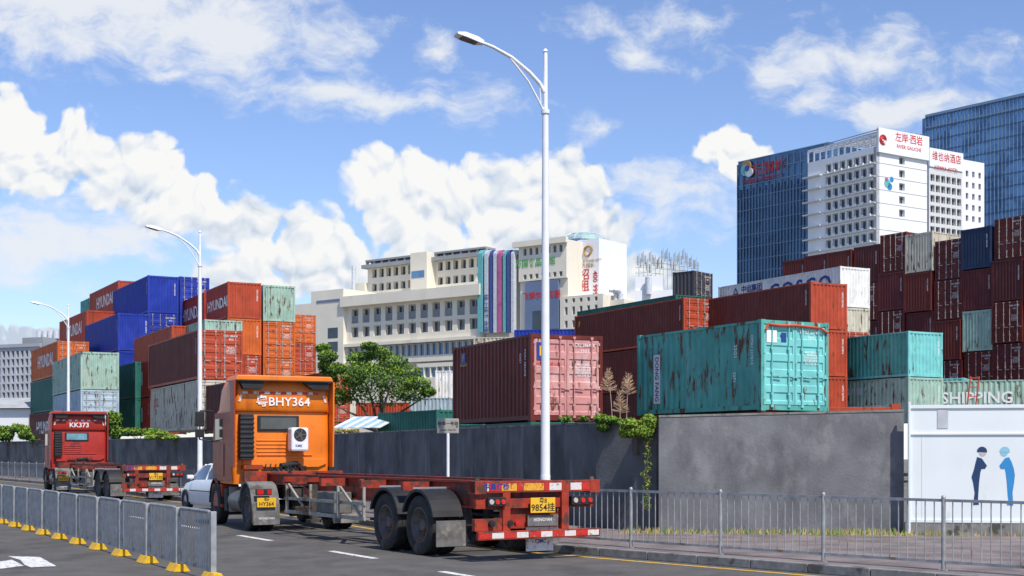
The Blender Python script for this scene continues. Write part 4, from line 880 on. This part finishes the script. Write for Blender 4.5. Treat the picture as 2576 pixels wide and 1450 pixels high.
mb=MB(); mb.cyl((1.2*2,-.5,z-3),(1.2*2,-.5,z),.6,n=12); mb.build('roof_vent',M['silver'],b2.r,True)
for k in range(15):
    x=.5+k*.72; zb=z-2.2; h=random.uniform(3.2,6.0); mb=MB(); mb.cyl((x,2+k%3,zb),(x,2+k%3,zb+h+2),.05,n=5)
    for q_ in range(3): zz=zb+h*(.5+.2*q_)+1; mb.bar((x-.7,2+k%3,zz),(x+.7,2+k%3,zz+random.uniform(-.3,.3)),.06)
    mb.box(x-.35,x-.15,1.9+k%3,2.1+k%3,zb+h,zb+h+1.6); mb.box(x+.2,x+.4,1.9+k%3,2.1+k%3,zb+h-.4,zb+h+1.2); mb.build('antenna_mast',M['wallg'],b2.r)
b3=Bld('apartment_building',102,200,-24,'grey apartment block at the far left edge with rooftop tanks')
zt=b3.fx(102,872)[1]; l=b3.fx(-60)[0]; rw=[]
for k in range(6): zc=b3.fx(100,888+k*21)[1]; rw.append((zc-.55,zc+.45))
rw=sorted(rw)
facade(b3.r,None,l,0,0,zt,rw,even(l+.5,-.4,13,.6),mat('pale grey render',(.42,.44,.48),.8,0,.1,.3),depth=.35)
GR=mat('grey render',(.33,.35,.38),.8,0,.1,.3)
mb=MB(); mb.box(l,0,.36,11,0,zt-.1); mb.build('block',GR,b3.r); mb=MB(); mb.box(l,0,-.25,.3,zt,zt+.5); mb.build('parapet',GR,b3.r)
mb=MB(); mb.box(-4.5,-.5,1,8,zt,zt+1.5); mb.build('roof_house',M['wallg'],b3.r)
for k in range(4): mb=MB(); mb.cyl((-4+k*1.1,4,zt+1.5),(-4+k*1.1,4,zt+2.7),.45,n=12); mb.build('roof_tank',M['silver'],b3.r,True)
s_=empty('storage_shed',(at(-60,120),120,0),rad(-8),'long low grey roofed shed behind the bushes on the left','shed')
mb=MB(); mb.box(0,9.0,0,8,0,zat(1030,120)); mb.build('wall',M['bw'],s_); mb=MB(); zz=zat(1028,120)
mb.prism([(-.5,zz),(4,zz+1.1),(8.5,zz)],'x',-.3,9.3); mb.build('roof',mat('grey sheet roof',(.40,.42,.42),.6,0,.15,1,bump=.2),s_)
s_=empty('canopy_roof',(at(835,66),66,0),rad(-20),'pale blue and white corrugated canopy roof behind the wall near the orange cab','canopy')
SB=mat('sheet blue',(.34,.53,.60),.5)
for k in range(9):
    mb=MB(); mb.box(k*.29,k*.29+.27,0,2.5,0,.03); o=mb.build('roof_sheet',[M['whitem'],SB][k%2],s_); o.location=(0,0,zat(1078,66)); o.rotation_euler=(rad(14),rad(0),0)
b4=Bld('glass_tower',2065,400,-51,'dark blue glass tower with a round logo and red letters near its top')
l=b4.fx(1857)[0]; zt=b4.fx(2065,362)[1]
mb=MB(); mb.box(l,3,0,25,0,zt); mb.build('curtain_wall',M['cwd'],b4.r)
mb=MB(); n=26
for i in range(n+1): x=l+(0-l)*i/n; mb.box(x-.10,x+.10,-.5,-.01,0,zt-9 if i%2 else zt-1)
mb.build('vertical_fins',M['fin'],b4.r)
mb=MB()
for k in range(28): z=zt-3.9*k; mb.box(l,3,-.2,-.012,z-.25,z)
mb.build('floor_bands',M['finl'],b4.r)
text('万国城',3.9,M['txtdim'],b4.r,(b4.fx(1936)[0],-.8,b4.fx(1936,424)[1]),RF,0,1.25,.015); text('WORLD FOOD CITY',1.7,M['txtdim'],b4.r,(b4.fx(1920)[0],-.8,b4.fx(1920,451)[1]),RF,0,1,.02)
for (px,py,rr_,m) in ((1883,420,2.3,'txtgold'),(1880,430,2.2,'tealp'),(1890,435,1.8,'silver'),(1886,425,1.2,'bluep')):
    x,z=b4.fx(px,py); mb=MB(); mb.cyl((x,-.8,z),(x,-.95-.1*(4.2-rr_),z),rr_*.8,n=18); mb.build('logo_disc',M[m],b4.r)
b5=Bld('glass_tower',2312,430,-51,'tall blue glass tower behind the hotel at the right edge')
e=b5.fx(2640)[0]; zt=b5.fx(2312,300)[1]
mb=MB(); mb.prism([(0,2.5),(.7,.7),(2.5,0),(e,0),(e,25),(0,25)],'z',0,zt); mb.build('curtain_wall',M['cw'],b5.r)
mb=MB(); 
for i in range(34): x=2.5+(e-2.5)*i/33; mb.box(x-.1,x+.1,-.25,-.01,0,zt+.5)
mb.build('vertical_fins',M['finl'],b5.r)
mb=MB()
for k in range(30): z=zt-3.7*k; mb.box(2.5,e,-.2,-.012,z-.35,z)
mb.build('floor_bands',M['fin'],b5.r)
mb=MB(); mb.box(2.5,e,-.35,-.31,zt-3.6,zt-3.2); mb.build('parapet_rail',M['finl'],b5.r); mb=MB(); mb.box(2.5,e,-.35,.2,zt,zt+.8); mb.build('parapet_rail',M['finl'],b5.r)
b6=Bld('hotel_building',2205,330,-57,'white hotel block with red rooftop lettering and rows of balconies')
l=b6.fx(2032)[0]; zt=b6.fx(2205,368)[1]; e=b6.fy(2332)[0]
zp=b6.fx(2205,322)[1]
rows=[]; 
for k in range(7): zc=b6.fx(2190,398+k*33)[1]; rows.append((zc-1.1,zc+1.0))
rows=sorted(rows)
mb=MB(); mb.box(l,0-1.,1.1,e,0,zt); mb.build('main_block',M['bw'],b6.r)
facade(b6.r,None,l,-.0,rows[0][0]-2,zt,rows,even(l+6,-.6,7,.8),M['bw'],depth=1.05)
for (a_,c_) in rows: 
    mb=MB(); mb.box(l+5.6,-.3,-.55,-.01,a_-.55,a_-.3)
    for q_ in range(7): x=l+6+(-.6-l-6)*(q_+.2)/7; mb.box(x,x+.8,-.5,-.02,a_-.31,a_+.3)
    mb.build('balcony_slab',M['frame'],b6.r); mb=MB(); mb.box(l-1.2,l+5,-.9,-.01,a_-.4,a_-.1); mb.build('balcony_slab',M['frame'],b6.r)
rw=[]
for k in range(5): zc=b6.fy(2270,405+k*33)[1]; rw.append((zc-.9,zc+.9))
b0,b1=b6.fy(2262)[0],b6.fy(2276)[0]
facade(b6.r,SIDE(0),-0.0,e,rows[0][0]-2,zt,sorted(rw),[(b0,b1)],M['bw'],depth=.9)
mb=MB(SIDE(.5)); mb.box(.0,e,-.2,.48,zt-1.5,zp); mb.build('sign_parapet',M['bw'],b6.r)
mb=MB()
for i in range(12): x=l+(0-l)*i/11; mb.box(x-.18,x+.18,0,.36,zt,zp-1.5)
mb.box(l,-.0,0,.4,zp-1.8,zp-1.2); mb.box(l,0,2.,2.4,zp-1.8,zp-1.2)
mb.build('roof_pergola',M['bw'],b6.r)
mb=MB()
for i in range(18):
    x=l*.75*(1-i/17); mb.bar((x,0,zp-1.2),(x,e*.9,zp+.6),.18); 
for i in range(9): y=e*i/9; mb.bar((l*.75,y,zp-.8+i*.12),(0.5,y,zp-.5+i*.12),.18)
mb.build('steel_roof_truss',M['wallg'],b6.r)
def st(s,size,px,py,m,off=.72,sx=1.,bo=.012): y,z=b6.fy(px,py,off); return text(s,size,M[m],b6.r,(off,y,z),RR,0,sx,bo)
st('左岸·西岩',2.5,2287,352,'txtred',sx=.95); st('RIVER GAUCHE',1.25,2287,374,'txtred',sx=1.05,bo=.02)
y,z=b6.fy(2221,352,.72)
for q_ in (.45,.85,1.2): mb=MB(SIDE(.74)); mb.tube([(y+q_*math.cos(t*.45),-.05,z+q_*math.sin(t*.45)) for t in range(13)],.12,5); mb.build('ring_logo',M['txtred'],b6.r)
for (px,py,rr_,m) in ((2232,462,1.1,'tealp'),(2243,452,.7,'figl'),(2238,470,.9,'figl'),(2230,452,.6,'pink')):
    y,z=b6.fy(px,py,.0); mb=MB(); mb.cyl((.02,y,z),(.06,y,z),rr_,n=14); mb.build('wall_logo',M[m],b6.r)
for k in range(6): mb=MB(SIDE(0)); z=b6.fy(2270,420+k*33)[1]; mb.box(0,e,-.04,-.005,z-.06,z+.06); mb.build('facade_joint',M['wallg'],b6.r)
b7=Bld('hotel_building',2337,352,-57,'white hotel annex with windows and red lettering on its parapet')
e=b7.fy(2421)[0]; zt=b7.fy(2380,388)[1]; zp=b7.fy(2337,372)[1]
rw=[]
for k in range(6): zc=b7.fy(2380,452+k*26)[1]; rw.append((zc-1.0,zc+.8))
facade(b7.r,SIDE(0),0,e,10,zt-4,sorted(rw),even(.3,e-.3,6,.78),M['frame'],depth=.9)
mb=MB(); mb.box(-12,-.91,0,e,0,zt-4.1); mb.build('block',M['bw'],b7.r)
mb=MB(SIDE(0)); mb.box(-.1,e,-.3,.3,zt-4,zp); mb.build('sign_parapet',M['bw'],b7.r)
def st7(s,size,px,py,sx,sp=1.,bo=0.): y,z=b7.fy(px,py,.36); text(s,size,M['txtred'],b7.r,(.36,y,z),RR,0,sx,bo,space=sp)
st7('维也纳酒店',2.55,2382,399,.88,1.05,.004); st7('VIENNA HOTEL',1.15,2381,425,1.,1.2,.02)
b8=Bld('hotel_building',2421,365,-57,'white windowed block right of the hotel annex')
e=b8.fy(2476)[0]; zt=b8.fy(2425,402)[1]; rw=[]
for k in range(5): zc=b8.fy(2450,440+k*28)[1]; rw.append((zc-.8,zc+.8))
facade(b8.r,SIDE(0),0,e,10,zt,sorted(rw),even(.6,e-.6,3,.4),M['bw'],depth=.5)
mb=MB(); mb.box(-8,-.51,0,e,0,zt-.2); mb.build('block',M['bw'],b8.r)
# ---------------- vegetation
def leaves(mb,c,rx,ry,rz_,n,s,mats=(0,1,2),shell=.5):
    for i in range(n):
        while True:
            v=Vector((random.uniform(-1,1),random.uniform(-1,1),random.uniform(-1,1)))
            if shell<v.length<1: break
        p=Vector((c[0]+v.x*rx,c[1]+v.y*ry,c[2]+v.z*rz_)); a=Vector((random.gauss(0,1),random.gauss(0,1),random.gauss(0,1))).normalized(); b_=a.cross(Vector((random.gauss(0,1),random.gauss(0,1),random.gauss(0,1)))).normalized()
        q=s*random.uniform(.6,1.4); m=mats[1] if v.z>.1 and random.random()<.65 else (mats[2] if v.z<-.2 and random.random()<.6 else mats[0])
        mb.add([p-a*q,p+b_*q*.55,p+a*q,p-b_*q*.55],[(0,1,2,3)],m)
LM=[M['g1'],M['g2'],M['g3'],M['dry']]
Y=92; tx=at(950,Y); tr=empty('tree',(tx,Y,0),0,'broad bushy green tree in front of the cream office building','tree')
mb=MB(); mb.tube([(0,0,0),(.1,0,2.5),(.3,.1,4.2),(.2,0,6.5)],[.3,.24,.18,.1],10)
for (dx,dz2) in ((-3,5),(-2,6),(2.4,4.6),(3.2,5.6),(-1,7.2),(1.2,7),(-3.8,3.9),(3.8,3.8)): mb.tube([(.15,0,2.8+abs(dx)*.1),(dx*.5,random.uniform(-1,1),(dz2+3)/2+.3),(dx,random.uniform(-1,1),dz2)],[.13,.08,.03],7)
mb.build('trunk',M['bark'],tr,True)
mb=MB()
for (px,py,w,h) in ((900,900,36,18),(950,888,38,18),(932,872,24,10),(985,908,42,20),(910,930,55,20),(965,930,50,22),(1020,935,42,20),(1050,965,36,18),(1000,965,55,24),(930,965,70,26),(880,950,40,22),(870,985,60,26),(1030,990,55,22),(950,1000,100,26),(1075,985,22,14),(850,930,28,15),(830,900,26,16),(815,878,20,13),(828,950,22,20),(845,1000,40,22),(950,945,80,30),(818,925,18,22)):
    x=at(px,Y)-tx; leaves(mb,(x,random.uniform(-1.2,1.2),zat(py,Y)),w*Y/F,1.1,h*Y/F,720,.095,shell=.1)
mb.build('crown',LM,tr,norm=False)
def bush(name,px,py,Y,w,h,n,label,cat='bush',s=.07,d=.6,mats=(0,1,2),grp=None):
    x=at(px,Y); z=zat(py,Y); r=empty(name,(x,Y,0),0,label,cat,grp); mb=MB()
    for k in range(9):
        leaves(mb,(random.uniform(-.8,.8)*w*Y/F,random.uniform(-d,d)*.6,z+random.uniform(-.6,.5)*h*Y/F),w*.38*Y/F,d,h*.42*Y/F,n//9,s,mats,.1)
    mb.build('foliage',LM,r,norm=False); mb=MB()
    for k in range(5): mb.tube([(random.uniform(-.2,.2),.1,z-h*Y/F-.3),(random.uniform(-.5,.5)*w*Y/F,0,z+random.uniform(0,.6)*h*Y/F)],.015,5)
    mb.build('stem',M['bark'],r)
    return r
bush('bush',20,1082,93,45,30,2600,'leafy bush over the wall at the far left edge',s=.10)
bush('bush',78,1097,86,25,18,1100,'small bush on the wall left of the red cab',s=.09)
bush('bush',275,1070,80,28,42,2200,'tall leafy bush right of the red cab',s=.10)
bush('bush',345,1090,73,50,16,2000,'low hedge like growth along the dark wall',s=.08)
bush('creeper',405,1095,66,38,14,1500,'yellow green creeper hanging over the wall left of the second lamp','creeper',s=.07,mats=(1,1,0))
bush('creeper',1535,1062,29.3,44,24,4500,'green creeper spilling over the dark wall top','creeper',s=.032,d=.25,mats=(0,1,2))
bush('creeper',1615,1072,28.25,52,38,7500,'bright leafy creeper at the corner of the grey wall','creeper',s=.034,d=.28,mats=(1,1,0))
r=empty('creeper',(at(1625,28.15),28.15,0),0,'thin creeper strand hanging down the dark wall','creeper')
mb=MB()
for k in range(16):
    z=zat(1095+k*12,28.15); leaves(mb,(random.uniform(-.06,.06),-.02,z),.09,.05,.07,40 if k not in (5,6,12) else 14,.025,(0,1,3),.1)
mb.build('foliage',LM,r,norm=False); mb=MB(); mb.tube([(0,0,2.3),(.03,-.03,1.6),(-.02,-.02,.6)],.008,5); mb.build('stem',M['bark'],r)
for i,(px,lb) in enumerate(((1420,'small weed tuft at the pink doored container foot'),(1470,'weed tuft just left of the green creeper'))): bush('weed',px,1054,34,16,9,320,lb,'weed',s=.04,d=.15)
bush('weed',870,1085,52,35,4,500,'dry weeds on the wall top behind the orange trailer','weed',s=.06,d=.2,mats=(3,1,3))
for i,(px,py,lean) in enumerate(((1543,935,-.12),(1575,945,.05),(1560,990,.0))):
    Y=30.5; z=zat(py,Y); r=empty('plume_grass',(at(px,Y),Y,2.2),0,'dry feathery plume grass stalk, %s of three beside the teal container'%(['left','right','low middle'][i]),'plume grass',None)
    mb=MB(); mb.tube([(0,0,0),(lean*.5,0,(z-2.2)*.6),(lean,0,z-2.2)],[.01,.008,.004],5); mb.build('stalk',M['plume'],r)
    mb=MB()
    for k in range(150):
        t=random.uniform(.0,1)**.8; zz=z-2.2-t*.45; a=random.uniform(0,6.28); l_=.06+.15*t; q=Vector((lean*.9,0,zz)); e_=q+Vector((math.cos(a)*l_,math.sin(a)*l_*.6,.10*random.random()+.02)); mb.bar(q,e_,.005)
    mb.build('plume',M['plume'],r,norm=False)
mb=MB()
for k in range(2200):
    t=random.random(); x=2.2+t*8.; y=28.0-.12*(x-3)-random.uniform(.05,.5)*(1 if random.random()<.6 else 1.6); h=random.uniform(.03,.16); a=random.uniform(-.05,.05)
    if 6.<x<8.5 or random.random()<.35: mb.add([(x-.012,y,.126),(x+.012,y,.126),(x+a,y+a,.126+h)],[(0,1,2)],random.choice((0,3,3,3,1)))
o=mb.build('dry_grass',LM,norm=False); tag(o,'dry grass growing along the foot of the grey wall','grass',kind='stuff')
